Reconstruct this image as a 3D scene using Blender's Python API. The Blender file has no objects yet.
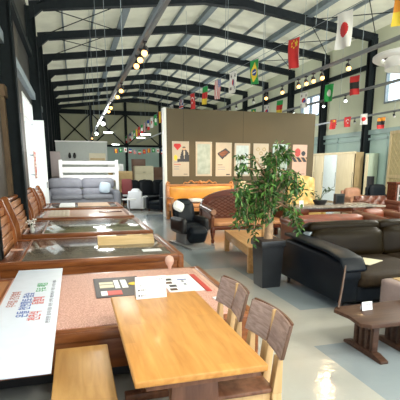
import bpy, bmesh, math, random
from mathutils import Vector, Matrix, Euler
random.seed(7)
PI = math.pi
scene = bpy.context.scene
COL = scene.collection

# ------------------------------------------------------------------ materials
def new_mat(name):
    m = bpy.data.materials.new(name); m.use_nodes = True
    return m, m.node_tree.nodes, m.node_tree.links, m.node_tree.nodes['Principled BSDF']

def plain(name, c, rough=0.5, metal=0.0, var=0.0, scale=8, bump=0.0, spec=0.5, coat=0.0, bscale=None):
    m, n, l, b = new_mat(name)
    b.inputs['Base Color'].default_value = (*c, 1)
    b.inputs['Roughness'].default_value = rough
    b.inputs['Metallic'].default_value = metal
    b.inputs['Specular IOR Level'].default_value = spec
    b.inputs['Coat Weight'].default_value = coat
    b.inputs['Coat Roughness'].default_value = 0.12
    tc = n.new('ShaderNodeTexCoord')
    if var or True:
        t = n.new('ShaderNodeTexNoise'); t.inputs['Scale'].default_value = scale
        t.inputs['Detail'].default_value = 4
        l.new(tc.outputs['Object'], t.inputs['Vector'])
        r = n.new('ShaderNodeValToRGB')
        v = max(var, 0.03)
        r.color_ramp.elements[0].color = (*[max(0, x*(1-v)) for x in c], 1); r.color_ramp.elements[0].position = .3
        r.color_ramp.elements[1].color = (*[min(1, x*(1+v)) for x in c], 1); r.color_ramp.elements[1].position = .7
        l.new(t.outputs['Fac'], r.inputs['Fac']); l.new(r.outputs['Color'], b.inputs['Base Color'])
    if bump:
        t2 = n.new('ShaderNodeTexNoise'); t2.inputs['Scale'].default_value = bscale or scale*6
        l.new(tc.outputs['Object'], t2.inputs['Vector'])
        bp = n.new('ShaderNodeBump'); bp.inputs['Strength'].default_value = bump
        bp.inputs['Distance'].default_value = 0.01
        l.new(t2.outputs['Fac'], bp.inputs['Height']); l.new(bp.outputs['Normal'], b.inputs['Normal'])
    return m

def wood(name, c1, c2, rough=0.3, axis='x', scale=5, stretch=10, coat=0.3, planks=0.0):
    """wood grain running along an object axis; planks > 0 adds staves of that width"""
    m, n, l, b = new_mat(name)
    tc = n.new('ShaderNodeTexCoord'); mp = n.new('ShaderNodeMapping')
    s = [stretch]*3; s['xyz'.index(axis)] = 1.0
    mp.inputs['Scale'].default_value = s
    l.new(tc.outputs['Object'], mp.inputs['Vector'])
    t = n.new('ShaderNodeTexNoise'); t.inputs['Scale'].default_value = scale*.5; t.inputs['Detail'].default_value = 6
    t.inputs['Distortion'].default_value = .6
    l.new(mp.outputs['Vector'], t.inputs['Vector'])
    r = n.new('ShaderNodeValToRGB')
    r.color_ramp.elements[0].color = (*c1, 1); r.color_ramp.elements[0].position = .32
    r.color_ramp.elements[1].color = (*c2, 1); r.color_ramp.elements[1].position = .68
    l.new(t.outputs['Fac'], r.inputs['Fac'])
    out = r.outputs['Color']
    if planks:
        sep = n.new('ShaderNodeSeparateXYZ'); l.new(tc.outputs['Object'], sep.inputs[0])
        comb = n.new('ShaderNodeCombineXYZ')
        oth = [a for a in 'XYZ' if a.lower() != axis][0]
        d = n.new('ShaderNodeMath'); d.operation = 'DIVIDE'; d.inputs[1].default_value = planks
        l.new(sep.outputs[oth], d.inputs[0])
        f = n.new('ShaderNodeMath'); f.operation = 'FLOOR'; l.new(d.outputs[0], f.inputs[0])
        d2 = n.new('ShaderNodeMath'); d2.operation = 'MULTIPLY_ADD'; d2.inputs[1].default_value = 2.2
        l.new(sep.outputs[axis.upper()], d2.inputs[0])
        mm = n.new('ShaderNodeMath'); mm.operation = 'MULTIPLY'; mm.inputs[1].default_value = .37; l.new(f.outputs[0], mm.inputs[0])
        l.new(mm.outputs[0], d2.inputs[2])
        f2 = n.new('ShaderNodeMath'); f2.operation = 'FLOOR'; l.new(d2.outputs[0], f2.inputs[0])
        l.new(f.outputs[0], comb.inputs[0]); l.new(f2.outputs[0], comb.inputs[1])
        wn = n.new('ShaderNodeTexWhiteNoise'); l.new(comb.outputs[0], wn.inputs['Vector'])
        hs = n.new('ShaderNodeHueSaturation')
        mr = n.new('ShaderNodeMapRange'); mr.inputs['To Min'].default_value = .92; mr.inputs['To Max'].default_value = 1.05
        l.new(wn.outputs['Value'], mr.inputs['Value']); l.new(mr.outputs['Result'], hs.inputs['Value'])
        l.new(out, hs.inputs['Color']); out = hs.outputs['Color']
    l.new(out, b.inputs['Base Color'])
    b.inputs['Roughness'].default_value = rough; b.inputs['Specular IOR Level'].default_value = .32
    b.inputs['Coat Weight'].default_value = coat*.5; b.inputs['Coat Roughness'].default_value = .15
    return m

def emis(name, c, s):
    m, n, l, b = new_mat(name)
    b.inputs['Base Color'].default_value = (*c, 1)
    b.inputs['Emission Color'].default_value = (*c, 1); b.inputs['Specular IOR Level'].default_value = 0; b.inputs['Emission Strength'].default_value = s
    return m

def speckle(name, c1, c2, scale=120, rough=.5, bump=.3, coat=0.0):
    m, n, l, b = new_mat(name)
    tc = n.new('ShaderNodeTexCoord')
    t = n.new('ShaderNodeTexNoise'); t.inputs['Scale'].default_value = scale; t.inputs['Detail'].default_value = 2
    l.new(tc.outputs['Object'], t.inputs['Vector'])
    r = n.new('ShaderNodeValToRGB')
    r.color_ramp.elements[0].color = (*c1, 1); r.color_ramp.elements[0].position = .4
    r.color_ramp.elements[1].color = (*c2, 1); r.color_ramp.elements[1].position = .6
    l.new(t.outputs['Fac'], r.inputs['Fac']); l.new(r.outputs['Color'], b.inputs['Base Color'])
    b.inputs['Roughness'].default_value = rough; b.inputs['Coat Weight'].default_value = coat
    if bump:
        bp = n.new('ShaderNodeBump'); bp.inputs['Strength'].default_value = bump; bp.inputs['Distance'].default_value = .004
        l.new(t.outputs['Fac'], bp.inputs['Height']); l.new(bp.outputs['Normal'], b.inputs['Normal'])
    return m

def glass(name, tint=(.9, .95, .95), tr=.85):
    m = bpy.data.materials.new(name); m.use_nodes = True
    n, l = m.node_tree.nodes, m.node_tree.links; n.clear()
    o = n.new('ShaderNodeOutputMaterial'); mx = n.new('ShaderNodeMixShader')
    t = n.new('ShaderNodeBsdfTransparent'); t.inputs[0].default_value = (*tint, 1)
    g = n.new('ShaderNodeBsdfGlossy'); g.inputs['Roughness'].default_value = .03
    mx.inputs[0].default_value = 1-tr
    l.new(t.outputs[0], mx.inputs[1]); l.new(g.outputs[0], mx.inputs[2]); l.new(mx.outputs[0], o.inputs[0])
    return m

M = {}
M['oak'] = wood('honey_oak', (.5, .215, .047), (.65, .315, .083), .42, 'y', 5, 10, .08, planks=.09)
M['oak_edge'] = wood('honey_oak_edge', (.46, .19, .05), (.6, .28, .085), .32, 'x', 5, 10, .4)
M['oak_post'] = wood('pale_oak_post', (.58, .36, .16), (.74, .49, .24), .35, 'z', 5, 10, .3)
M['bench'] = wood('light_oak_bench', (.5, .25, .072), (.65, .365, .125), .42, 'y', 4, 9, .08, planks=.09)
M['walnut'] = wood('walnut', (.115, .045, .024), (.22, .095, .05), .35, 'z', 6, 8, .3)
M['walnut_back'] = wood('walnut_back', (.3, .2, .165), (.52, .38, .33), .4, 'y', 9, 12, .2)
M['cherry'] = wood('cherry', (.15, .042, .012), (.3, .1, .028), .32, 'x', 4, 9, .25)
M['cherry_y'] = wood('cherry_across', (.16, .045, .013), (.32, .11, .03), .32, 'y', 4, 9, .25)
M['cherry_head'] = wood('cherry_headboard', (.32, .12, .045), (.55, .25, .105), .3, 'y', 4, 9, .5)
M['cherry_post'] = wood('cherry_post', (.2, .06, .02), (.38, .14, .045), .3, 'z', 4, 9, .5)
M['dark_deck'] = wood('dark_deck', (.085, .028, .014), (.15, .055, .025), .22, 'x', 4, 9, .5)
M['deckwood'] = wood('orange_deck', (.38, .16, .055), (.55, .26, .1), .3, 'y', 4, 8, .5, planks=.12)
M['pink'] = speckle('pink_granite_weave', (.48, .245, .19), (.72, .43, .35), 110, .55, .35)
M['pink_rim'] = plain('pink_rim', (.68, .43, .34), .4, var=.06)
M['stone_dark'] = speckle('polished_dark_stone', (.1, .085, .065), (.16, .135, .105), 60, .1, 0)
M['stone_green'] = speckle('polished_green_stone', (.16, .16, .095), (.25, .24, .15), 50, .1, 0)
M['stone_pink'] = speckle('pale_pink_stone', (.5, .3, .22), (.62, .4, .3), 60, .35, 0)
M['tan_mat'] = plain('tan_mat', (.62, .42, .29), .6, var=.08)
M['white'] = plain('white_paint', (.88, .88, .87), .4)
M['paper'] = plain('white_paper', (.86, .87, .9), .55)
M['board'] = plain('banner_board', (.66, .71, .8), .45)
M['ink'] = plain('dark_ink', (.03, .03, .04), .5)
M['ink_grey'] = plain('grey_ink', (.25, .26, .32), .5)
M['ink_red'] = plain('red_ink', (.55, .06, .05), .5)
M['ink_brown'] = plain('brown_ink', (.36, .09, .06), .5)
M['ink_blue'] = plain('blue_ink', (.03, .09, .36), .5)
M['ink_green'] = plain('green_ink', (.05, .32, .12), .5)
M['steel_dark'] = plain('dark_steel', (.010, .015, .017), .6, .0, .15, spec=.15)
M['steel_rafter'] = plain('rafter_paint', (.014, .019, .023), .6, 0, .12, spec=.15)
M['steel_grey'] = plain('grey_blue_steel', (.25, .3, .33), .6, 0, .1, spec=.2)
M['roof'] = plain('insulated_roof_lining', (.84, .83, .71), .8, var=.1, scale=1.5, bump=.25, bscale=3)
_rn, _rl = M['roof'].node_tree.nodes, M['roof'].node_tree.links
_t = _rn.new('ShaderNodeBsdfTranslucent'); _t.inputs[0].default_value = (1, .98, .86, 1)  # translucency added so that sky light brightens the lining
_m = _rn.new('ShaderNodeMixShader'); _m.inputs[0].default_value = .2
_o = [q for q in _rn if q.type == 'OUTPUT_MATERIAL'][0]
_rl.new(_rn['Principled BSDF'].outputs[0], _m.inputs[1]); _rl.new(_t.outputs[0], _m.inputs[2]); _rl.new(_m.outputs[0], _o.inputs[0])
M['wall_up'] = plain('cream_green_cladding', (.66, .69, .52), .7, var=.05, scale=1)
M['wall_low'] = plain('teal_glazed_panel', (.36, .5, .45), .45, var=.08, scale=.7)
M['wall_far'] = plain('olive_cream_cladding', (.42, .42, .29), .7, var=.08, scale=1)
M['teal_rail'] = plain('pale_teal_rail', (.3, .42, .4), .4)
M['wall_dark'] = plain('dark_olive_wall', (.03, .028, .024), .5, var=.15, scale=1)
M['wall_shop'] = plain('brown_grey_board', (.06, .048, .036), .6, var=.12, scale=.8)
M['door_wood'] = wood('door_case_wood', (.1, .065, .035), (.17, .11, .06), .4, 'z', 3, 8, .1)
M['partition'] = plain('taupe_partition', (.125, .097, .057), .85, var=.03, scale=1.2)
M['part_edge'] = plain('partition_pale_edge', (.88, .87, .82), .5)
M['black_lth'] = plain('black_leather', (.007, .010, .015), .4, 0, .15, 5, .12, spec=.16, coat=0.0, bscale=90)
M['olive_lth'] = plain('olive_black_leather', (.012, .0075, .003), .36, 0, .15, 5, .12, spec=.1, coat=0.0, bscale=90)
M['seat_lth'] = plain('brown_black_seat_leather', (.026, .017, .010), .6, 0, .25, 14, .3, spec=.1, bscale=60)
M['grey_lth'] = plain('grey_leather', (.22, .225, .26), .6, 0, .08, 5, .2, bscale=30)
M['cushion'] = plain('pale_blue_cushion', (.42, .5, .58), .7)
M['pot'] = plain('black_pot', (.02, .022, .026), .35, 0, .1)
M['soil'] = plain('soil', (.05, .03, .02), .9, bump=.6)
M['bark'] = plain('pale_bark', (.42, .27, .16), .8, 0, .3, 14, .6)
M['leaf'] = plain('ficus_leaf', (.032, .1, .018), .4, 0, .55, 6)
M['leaf_lt'] = plain('ficus_leaf_light', (.1, .23, .04), .4, 0, .45, 6)
M['leaf_dk'] = plain('dark_leaf', (.025, .07, .02), .4, 0, .3, 6)
M['gold'] = plain('golden_leather', (.72, .33, .05), .35, 0, .12, 4, .1, coat=.2)
M['gold_wood'] = wood('carved_golden_wood', (.4, .15, .045), (.6, .27, .09), .3, 'x', 4, 8, .5)
M['orange_seat'] = plain('orange_seat', (.6, .27, .12), .45, var=.1)
M['mahog'] = wood('mahogany', (.075, .017, .008), (.16, .042, .017), .25, 'x', 4, 8, .6)
M['lattice_lth'] = plain('brown_lattice_leather', (.15, .048, .02), .45, 0, .1, 5)
M['armbrown'] = plain('rolled_brown_leather', (.2, .07, .032), .3, 0, .1, 5, coat=.2)
M['ltable'] = wood('orange_pine', (.56, .28, .1), (.74, .42, .17), .35, 'y', 4, 8, .3)
M['rust_lth'] = plain('rust_leather', (.2, .045, .018), .4, 0, .2, 5, coat=.1)
M['tuft_yel'] = plain('mustard_leather', (.66, .45, .15), .4, 0, .08, 5, coat=.1)
M['brn_tuft'] = plain('brown_tufted_leather', (.13, .04, .022), .35, 0, .15, 5, coat=.2)
M['tan_lth'] = plain('tan_leather', (.4, .2, .12), .45, 0, .12)
M['marble'] = speckle('grey_marble', (.24, .2, .17), (.4, .35, .3), 9, .25, 0)
M['coffee'] = wood('coffee_walnut', (.05, .021, .012), (.095, .044, .025), .55, 'x', 6, 9, .3)
M['mauve'] = plain('mauve_fabric', (.36, .27, .25), .8, 0, .06, 12, .3)
M['cream_door'] = wood('cream_laminate', (.8, .68, .44), (.88, .76, .52), .4, 'z', 3, 8, .1)
M['door_side'] = wood('tan_laminate_side', (.4, .29, .14), (.5, .37, .2), .45, 'z', 3, 8, .1)
M['mirror_door'] = plain('pale_blue_glass_door', (.78, .88, .9), .3)
M['sage'] = plain('sage_panel', (.42, .5, .38), .6)
M['lattice'] = wood('pale_ash', (.42, .33, .18), (.56, .45, .26), .45, 'z', 3, 8, .1)
M['lattice_in'] = plain('olive_gold_panel', (.4, .34, .17), .5, var=.1)
M['tan_card'] = plain('tan_cabinet', (.6, .42, .2), .5, var=.05)
M['cream_card'] = plain('cream_cabinet', (.72, .66, .48), .5)
M['brown_card'] = plain('brown_cabinet', (.12, .06, .035), .5)
M['pinkgrey'] = plain('pink_grey_board', (.4, .34, .33), .6)
M['greyboard'] = plain('pale_grey_board', (.52, .56, .54), .6)
M['white_lth'] = plain('white_leather', (.72, .74, .78), .45, coat=.1)
M['black'] = plain('matt_black', (.012, .012, .014), .5)
M['chrome'] = plain('chrome', (.6, .6, .6), .18, 1)
M['grey_plate'] = plain('grey_plate', (.26, .27, .27), .35)
M['track'] = plain('track_grey', (.22, .24, .25), .35, .3)
M['bulb'] = emis('warm_bulb', (1, .5, .15), 5)
M['bulb_w'] = emis('white_bulb', (.9, 1, .95), 9)
M['bulb_h'] = emis('fill_lamp_bulb', (1, .98, .92), 30)
M['bulb_off'] = plain('frosted_lens', (.6, .6, .58), .3)
M['shade'] = plain('cream_shade', (.78, .66, .46), .6)
M['winglass'] = glass('window_glass')
M['cabglass'] = glass('cabinet_glass', (.92, .95, .95), .85)
M['frost'] = plain('louvred_white_pane', (.72, .76, .8), .35)
M['redfab'] = plain('dark_red_fabric', (.2, .04, .04), .6)
M['yellow'] = plain('flag_yellow', (.85, .62, .05), .6)
M['fgreen'] = plain('flag_green', (.02, .33, .07), .6)
M['fblue'] = plain('flag_blue', (.02, .06, .3), .6)
M['fred'] = plain('flag_red', (.62, .03, .03), .6)
M['fwhite'] = plain('flag_white', (.8, .79, .74), .6)
M['forange'] = plain('flag_orange', (.8, .3, .03), .6)
M['fblack'] = plain('flag_black', (.02, .02, .02), .6)
M['skin'] = plain('photo_skin', (.6, .36, .22), .6)
M['pcream'] = plain('poster_cream', (.56, .47, .36), .5)
M['pblue'] = plain('poster_pale_blue', (.45, .55, .56), .4)
M['pstone'] = speckle('poster_frosted_stone', (.34, .4, .34), (.44, .5, .44), 5, .3, 0)
M['pwhite'] = speckle('poster_pale_stone', (.5, .58, .58), (.6, .68, .68), 5, .3, 0)
M['bolster'] = wood('pale_bolster_wood', (.55, .36, .16), (.72, .52, .27), .35, 'x', 4, 8, .2)

# floor: grey epoxy with darker bluish rectangles in its colour
def floor_mat():
    m, n, l, b = new_mat('epoxy_floor')
    tc = n.new('ShaderNodeTexCoord'); sep = n.new('ShaderNodeSeparateXYZ'); l.new(tc.outputs['Object'], sep.inputs[0])
    t = n.new('ShaderNodeTexNoise'); t.inputs['Scale'].default_value = .7; t.inputs['Detail'].default_value = 3
    l.new(tc.outputs['Object'], t.inputs['Vector'])
    r = n.new('ShaderNodeValToRGB')
    r.color_ramp.elements[0].color = (.42, .43, .41, 1); r.color_ramp.elements[0].position = .35
    r.color_ramp.elements[1].color = (.54, .52, .47, 1); r.color_ramp.elements[1].position = .65
    l.new(t.outputs['Fac'], r.inputs['Fac'])
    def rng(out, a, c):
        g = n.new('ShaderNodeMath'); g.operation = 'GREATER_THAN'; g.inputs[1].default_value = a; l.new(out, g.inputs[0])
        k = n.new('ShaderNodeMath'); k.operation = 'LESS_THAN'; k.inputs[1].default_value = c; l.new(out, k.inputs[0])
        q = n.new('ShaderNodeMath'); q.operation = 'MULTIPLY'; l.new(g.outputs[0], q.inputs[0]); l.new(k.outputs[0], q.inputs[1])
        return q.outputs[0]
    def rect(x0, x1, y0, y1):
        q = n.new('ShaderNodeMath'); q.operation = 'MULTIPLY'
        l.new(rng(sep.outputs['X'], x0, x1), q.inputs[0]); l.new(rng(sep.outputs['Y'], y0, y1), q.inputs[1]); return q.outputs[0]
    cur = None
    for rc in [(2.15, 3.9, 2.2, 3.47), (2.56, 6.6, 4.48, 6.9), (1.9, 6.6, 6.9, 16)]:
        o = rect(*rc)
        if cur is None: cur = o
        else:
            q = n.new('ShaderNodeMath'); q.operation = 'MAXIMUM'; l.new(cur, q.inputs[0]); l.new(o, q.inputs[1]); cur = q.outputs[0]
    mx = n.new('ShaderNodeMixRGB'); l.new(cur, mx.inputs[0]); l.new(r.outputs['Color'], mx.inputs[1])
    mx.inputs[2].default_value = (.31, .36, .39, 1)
    l.new(mx.outputs[0], b.inputs['Base Color'])
    b.inputs['Roughness'].default_value = .12; b.inputs['Specular IOR Level'].default_value = .7
    t2 = n.new('ShaderNodeTexNoise'); t2.inputs['Scale'].default_value = 13; t2.inputs['Detail'].default_value = 3
    l.new(tc.outputs['Object'], t2.inputs['Vector'])
    bp = n.new('ShaderNodeBump'); bp.inputs['Strength'].default_value = .35; bp.inputs['Distance'].default_value = .006
    l.new(t2.outputs['Fac'], bp.inputs['Height']); l.new(bp.outputs['Normal'], b.inputs['Normal'])
    return m
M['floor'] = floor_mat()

# ------------------------------------------------------------------ mesh helpers
def BM(): return bmesh.new()

def box(bm, x0, x1, y0, y1, z0, z1, mtx=None, r=0.0, seg=2):
    t = bmesh.new()
    bmesh.ops.create_cube(t, size=1)
    for v in t.verts:
        v.co = Vector(((x0+x1)/2+v.co.x*(x1-x0), (y0+y1)/2+v.co.y*(y1-y0), (z0+z1)/2+v.co.z*(z1-z0)))
    if r:
        r = min(r, .49*min(abs(x1-x0), abs(y1-y0), abs(z1-z0)))
        bmesh.ops.bevel(t, geom=t.edges[:], offset=r, segments=seg, profile=.5, affect='EDGES')
    merge(bm, t, mtx); return bm

def merge(bm, t, mtx=None, mi=None):
    if mtx is not None: bmesh.ops.transform(t, matrix=mtx, verts=t.verts)
    mp = {}
    for v in t.verts: mp[v] = bm.verts.new(v.co)
    for f in t.faces:
        try:
            nf = bm.faces.new([mp[v] for v in f.verts]); nf.material_index = f.material_index if mi is None else mi
        except ValueError: pass
    t.free()

def cyl(bm, p0, p1, r, r2=None, seg=12, cap=True):
    p0, p1 = Vector(p0), Vector(p1); r2 = r if r2 is None else r2
    t = bmesh.new(); d = p1-p0
    bmesh.ops.create_cone(t, cap_ends=cap, segments=seg, radius1=r, radius2=r2, depth=d.length)
    mtx = Matrix.Translation((p0+p1)/2) @ d.to_track_quat('Z', 'Y').to_matrix().to_4x4()
    merge(bm, t, mtx); return bm

def tube(bm, pts, rs, seg=8):
    pts = [Vector(p) for p in pts]
    if not isinstance(rs, (list, tuple)): rs = [rs]*len(pts)
    rings = []
    up = Vector((0, 0, 1))
    for i, p in enumerate(pts):
        d = (pts[min(i+1, len(pts)-1)]-pts[max(i-1, 0)]).normalized()
        a = d.cross(up)
        if a.length < .1: a = d.cross(Vector((0, 1, 0)))
        a.normalize(); b = d.cross(a).normalized()
        rings.append([bm.verts.new(p+(a*math.cos(2*PI*k/seg)+b*math.sin(2*PI*k/seg))*rs[i]) for k in range(seg)])
    for i in range(len(rings)-1):
        for k in range(seg):
            bm.faces.new([rings[i][k], rings[i][(k+1) % seg], rings[i+1][(k+1) % seg], rings[i+1][k]])
    bm.faces.new(rings[0][::-1]); bm.faces.new(rings[-1]); return bm

def lathe(bm, prof, c=(0, 0, 0), seg=20, sq=None):
    """profile [(r,z)] turned about Z; sq -> square section with rounded look"""
    rings = []
    for r, z in prof:
        ring = []
        for k in range(seg):
            a = 2*PI*k/seg + (PI/4 if seg == 4 else 0)
            rr = r*(math.sqrt(2) if seg == 4 else 1)
            ring.append(bm.verts.new((c[0]+rr*math.cos(a), c[1]+rr*math.sin(a), c[2]+z)))
        rings.append(ring)
    for i in range(len(rings)-1):
        for k in range(seg):
            bm.faces.new([rings[i][k], rings[i][(k+1) % seg], rings[i+1][(k+1) % seg], rings[i+1][k]])
    bm.faces.new(rings[0][::-1]); bm.faces.new(rings[-1]); return bm

def prism(bm, poly, axis, a0, a1, mtx=None, r=0):
    """poly 2D in the other two axes (in xyz order), extruded along axis"""
    t = bmesh.new()
    def P(u, v, w): return {'x': (w, u, v), 'y': (u, w, v), 'z': (u, v, w)}[axis]
    A = [t.verts.new(P(u, v, a0)) for u, v in poly]; B = [t.verts.new(P(u, v, a1)) for u, v in poly]
    t.faces.new(A[::-1]); t.faces.new(B); k = len(poly)
    for i in range(k): t.faces.new([A[i], A[(i+1) % k], B[(i+1) % k], B[i]])
    bmesh.ops.recalc_face_normals(t, faces=t.faces)
    if r: bmesh.ops.bevel(t, geom=t.edges[:], offset=r, segments=2, profile=.5, affect='EDGES')
    merge(bm, t, mtx); return bm

def soft(bm, x0, x1, y0, y1, z0, z1, r=.06, puff=.02, mtx=None, n=8, axis=None):
    """an upholstered block: rounded, gridded, and puffed on its faces"""
    t = bmesh.new(); cx, cy, cz = (x0+x1)/2, (y0+y1)/2, (z0+z1)/2
    hx, hy, hz = (x1-x0)/2, (y1-y0)/2, (z1-z0)/2
    bmesh.ops.create_cube(t, size=2)
    bmesh.ops.subdivide_edges(t, edges=t.edges[:], cuts=n, use_grid_fill=True)
    r = min(r, .95*min(hx, hy, hz))
    for v in t.verts:
        q = v.co.copy()
        # denser near edges
        q = Vector([math.copysign(abs(a)**.6, a) for a in q])
        p = Vector((q.x*hx, q.y*hy, q.z*hz))
        c = Vector((max(-hx+r, min(hx-r, p.x)), max(-hy+r, min(hy-r, p.y)), max(-hz+r, min(hz-r, p.z))))
        d = p-c
        if d.length > 1e-6: p = c+d.normalized()*r
        w = [1-abs(a)**2.5 for a in q]
        p.z += math.copysign(puff*w[0]*w[1], q.z) if abs(q.z) > .98 else 0
        p.x += math.copysign(puff*w[2]*w[1], q.x) if abs(q.x) > .98 else 0
        p.y += math.copysign(puff*w[0]*w[2], q.y) if abs(q.y) > .98 else 0
        v.co = p+Vector((cx, cy, cz))
    merge(bm, t, mtx); return bm

def obj(name, bm, mats, parent=None, smooth=35, loc=None):
    bmesh.ops.recalc_face_normals(bm, faces=bm.faces)
    me = bpy.data.meshes.new(name); bm.to_mesh(me); bm.free()
    for m in (mats if isinstance(mats, (list, tuple)) else [mats]): me.materials.append(M[m] if isinstance(m, str) else m)
    if smooth:
        me.polygons.foreach_set('use_smooth', [True]*len(me.polygons))
        if smooth < 180: me.set_sharp_from_angle(angle=math.radians(smooth))
    o = bpy.data.objects.new(name, me); COL.objects.link(o)
    if parent: o.parent = parent
    if loc: o.location = loc
    return o

def thing(name, label, cat, loc=(0, 0, 0), rz=0, group=None):
    o = bpy.data.objects.new(name, None); COL.objects.link(o); o.empty_display_size = .1
    o.location = loc; o.rotation_euler = (0, 0, rz)
    o['label'] = label; o['category'] = cat
    if group: o['group'] = group
    return o

def tag(o, label, cat, group=None):
    o['label'] = label; o['category'] = cat
    if group: o['group'] = group
    return o

def struct(name, bm, m, parent=None, smooth=35):
    o = obj(name, bm, m, parent, smooth)
    if parent is None: o['kind'] = 'structure'
    return o

def copy_tree(o, parent=None):
    c = o.copy(); COL.objects.link(c); c.parent = parent
    if parent: c.matrix_parent_inverse = o.matrix_parent_inverse.copy()
    for ch in list(o.children): copy_tree(ch, c)
    return c

def text(name, body, size, mtx, m, parent, thick=.0008, align='LEFT', sx=1.0):
    cu = bpy.data.curves.new(name, 'FONT'); cu.body = body; cu.size = size; cu.extrude = thick
    cu.align_x = align; cu.resolution_u = 2; cu.offset = size*.012
    t = bpy.data.objects.new(name, cu); COL.objects.link(t)
    bpy.context.view_layer.update()
    me = bpy.data.meshes.new_from_object(t.evaluated_get(bpy.context.evaluated_depsgraph_get()))
    bpy.data.objects.remove(t); me.transform(mtx @ Matrix.Diagonal((sx, 1, 1, 1)))
    me.materials.clear(); me.materials.append(M[m])
    o = bpy.data.objects.new(name, me); COL.objects.link(o); o.parent = parent
    return o

def R(a, ax): return Matrix.Rotation(a, 4, ax)
def T(x, y, z): return Matrix.Translation((x, y, z))

# ------------------------------------------------------------------ camera
H = 1.7
F, Y0, HZ, VX = 430.0, 262.0, 168.0, 74.0
pitch = math.atan((Y0-HZ)/F); yaw = math.atan((200-VX)*math.cos(pitch)/F)
cam = bpy.data.cameras.new('camera'); co = bpy.data.objects.new('camera', cam); COL.objects.link(co)
cam.sensor_width = 36; cam.lens = 36*F/400; cam.shift_y = (Y0-200)/400.0
co.location = (0, 0, H); co.rotation_euler = (PI/2-pitch, 0, -yaw)
cam.clip_start = .05; cam.clip_end = 200
scene.camera = co

# ------------------------------------------------------------------ the hall
XL, XR, XC = -1.35, 13.25, 6.1
EAVE, RIDGE, YF, YN = 7.33, 8.26, 46.0, -2.5
def roofz(x): return RIDGE-(abs(x-XC))*(RIDGE-EAVE)/7.3
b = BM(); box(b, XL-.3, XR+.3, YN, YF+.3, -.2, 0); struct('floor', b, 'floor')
b = BM()
for s in (-1, 1):
    xe = XC+s*7.6
    prism(b, [(XC, RIDGE+.32), (xe, roofz(xe)+.32), (xe, roofz(xe)+.36), (XC, RIDGE+.36)], 'y', YN, YF+.3)
struct('ceiling', b, 'roof')

# left wall with its long bright window
b = BM()
WY0, WY1, WZ0, WZ1 = 14.3, 17.5, .6, 3.9
box(b, XL-.2, XL, YN, .3, 0, 7.66); box(b, XL-.2, XL, 7.2, WY0, 0, 7.66)
box(b, XL-.2, XL, .3, 7.2, 0, 1.15); box(b, XL-.2, XL, .3, 7.2, 3.6, 7.66)
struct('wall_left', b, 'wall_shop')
w = BM()
for y in (.3, 2.0, 3.75, 5.45, 7.12): box(w, XL-.14, XL+.02, y, y+.08, 1.15, 3.6)
for z in (1.15, 3.52): box(w, XL-.139, XL+.019, .38, 7.12, z, z+.08)
wf = struct('window_9', w, 'white')
g = BM(); box(g, XL-.09, XL-.08, .38, 7.12, 1.23, 3.52); obj('pane', g, 'winglass', wf)
b = BM()
box(b, XL-.2, XL, WY0, WY1, 0, WZ0); box(b, XL-.2, XL, WY0, WY1, WZ1, 7.66); box(b, XL-.2, XL, WY1, YF, 0, 7.66)
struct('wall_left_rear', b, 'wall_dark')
w = BM()
for y in (WY0, (WY0+WY1)/2-.05, WY1-.1): box(w, XL-.14, XL+.02, y, y+.1, WZ0, WZ1)
for z in (WZ0, WZ1-.1, 3.2): box(w, XL-.139, XL+.019, WY0+.1, WY1-.1, z, z+.1)
wf = struct('window_1', w, 'white')
g = BM(); box(g, XL-.09, XL-.08, WY0+.1, WY1-.1, WZ0+.1, WZ1-.1); obj('pane', g, 'winglass', wf)

r = thing('door_leaf', 'tall white door leaf standing open beside the left window', 'door', (-1.0, 16.9, 0))
b = BM(); box(b, -.3, .06, 0, .05, .02, 3.35, r=.004); obj('leaf', b, 'white', r)
b = BM(); box(b, -.24, .0, -.012, 0, .3, 1.5, r=.003); box(b, -.24, .0, -.012, 0, 1.7, 3.2, r=.003); obj('raised_panel', b, 'white', r)
b = BM(); box(b, .02, .045, -.04, 0, 1.0, 1.2); obj('handle', b, 'chrome', r)
b = BM(); box(b, -.3, .1, .0, .05, 0, .02); obj('floor_track', b, 'steel_grey', r)
# timber door case on the left wall with dark leaf
b = BM()
box(b, XL, XL+.09, 9.8, 9.98, 0, 3.1); box(b, XL, XL+.12, 9.75, 12.6, 3.1, 3.32)
d = struct('door_1', b, 'door_wood')
b = BM(); box(b, XL, XL+.05, 10.05, 12.6, 0, 3.1)
for y in (10.15, 11.4): box(b, XL+.05, XL+.065, y, y+1.1, .2, 1.4); box(b, XL+.05, XL+.065, y, y+1.1, 1.6, 3.0)
obj('leaf', b, 'wall_shop', d)
b = BM(); box(b, XL, XL+.06, YN, 9.7, 3.62, 3.8); struct('trim_1', b, 'door_wood')
b = BM(); box(b, XL, XL+.05, 3.0, 10.8, 0, .12); struct('baseboard_left', b, 'door_wood')

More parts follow.
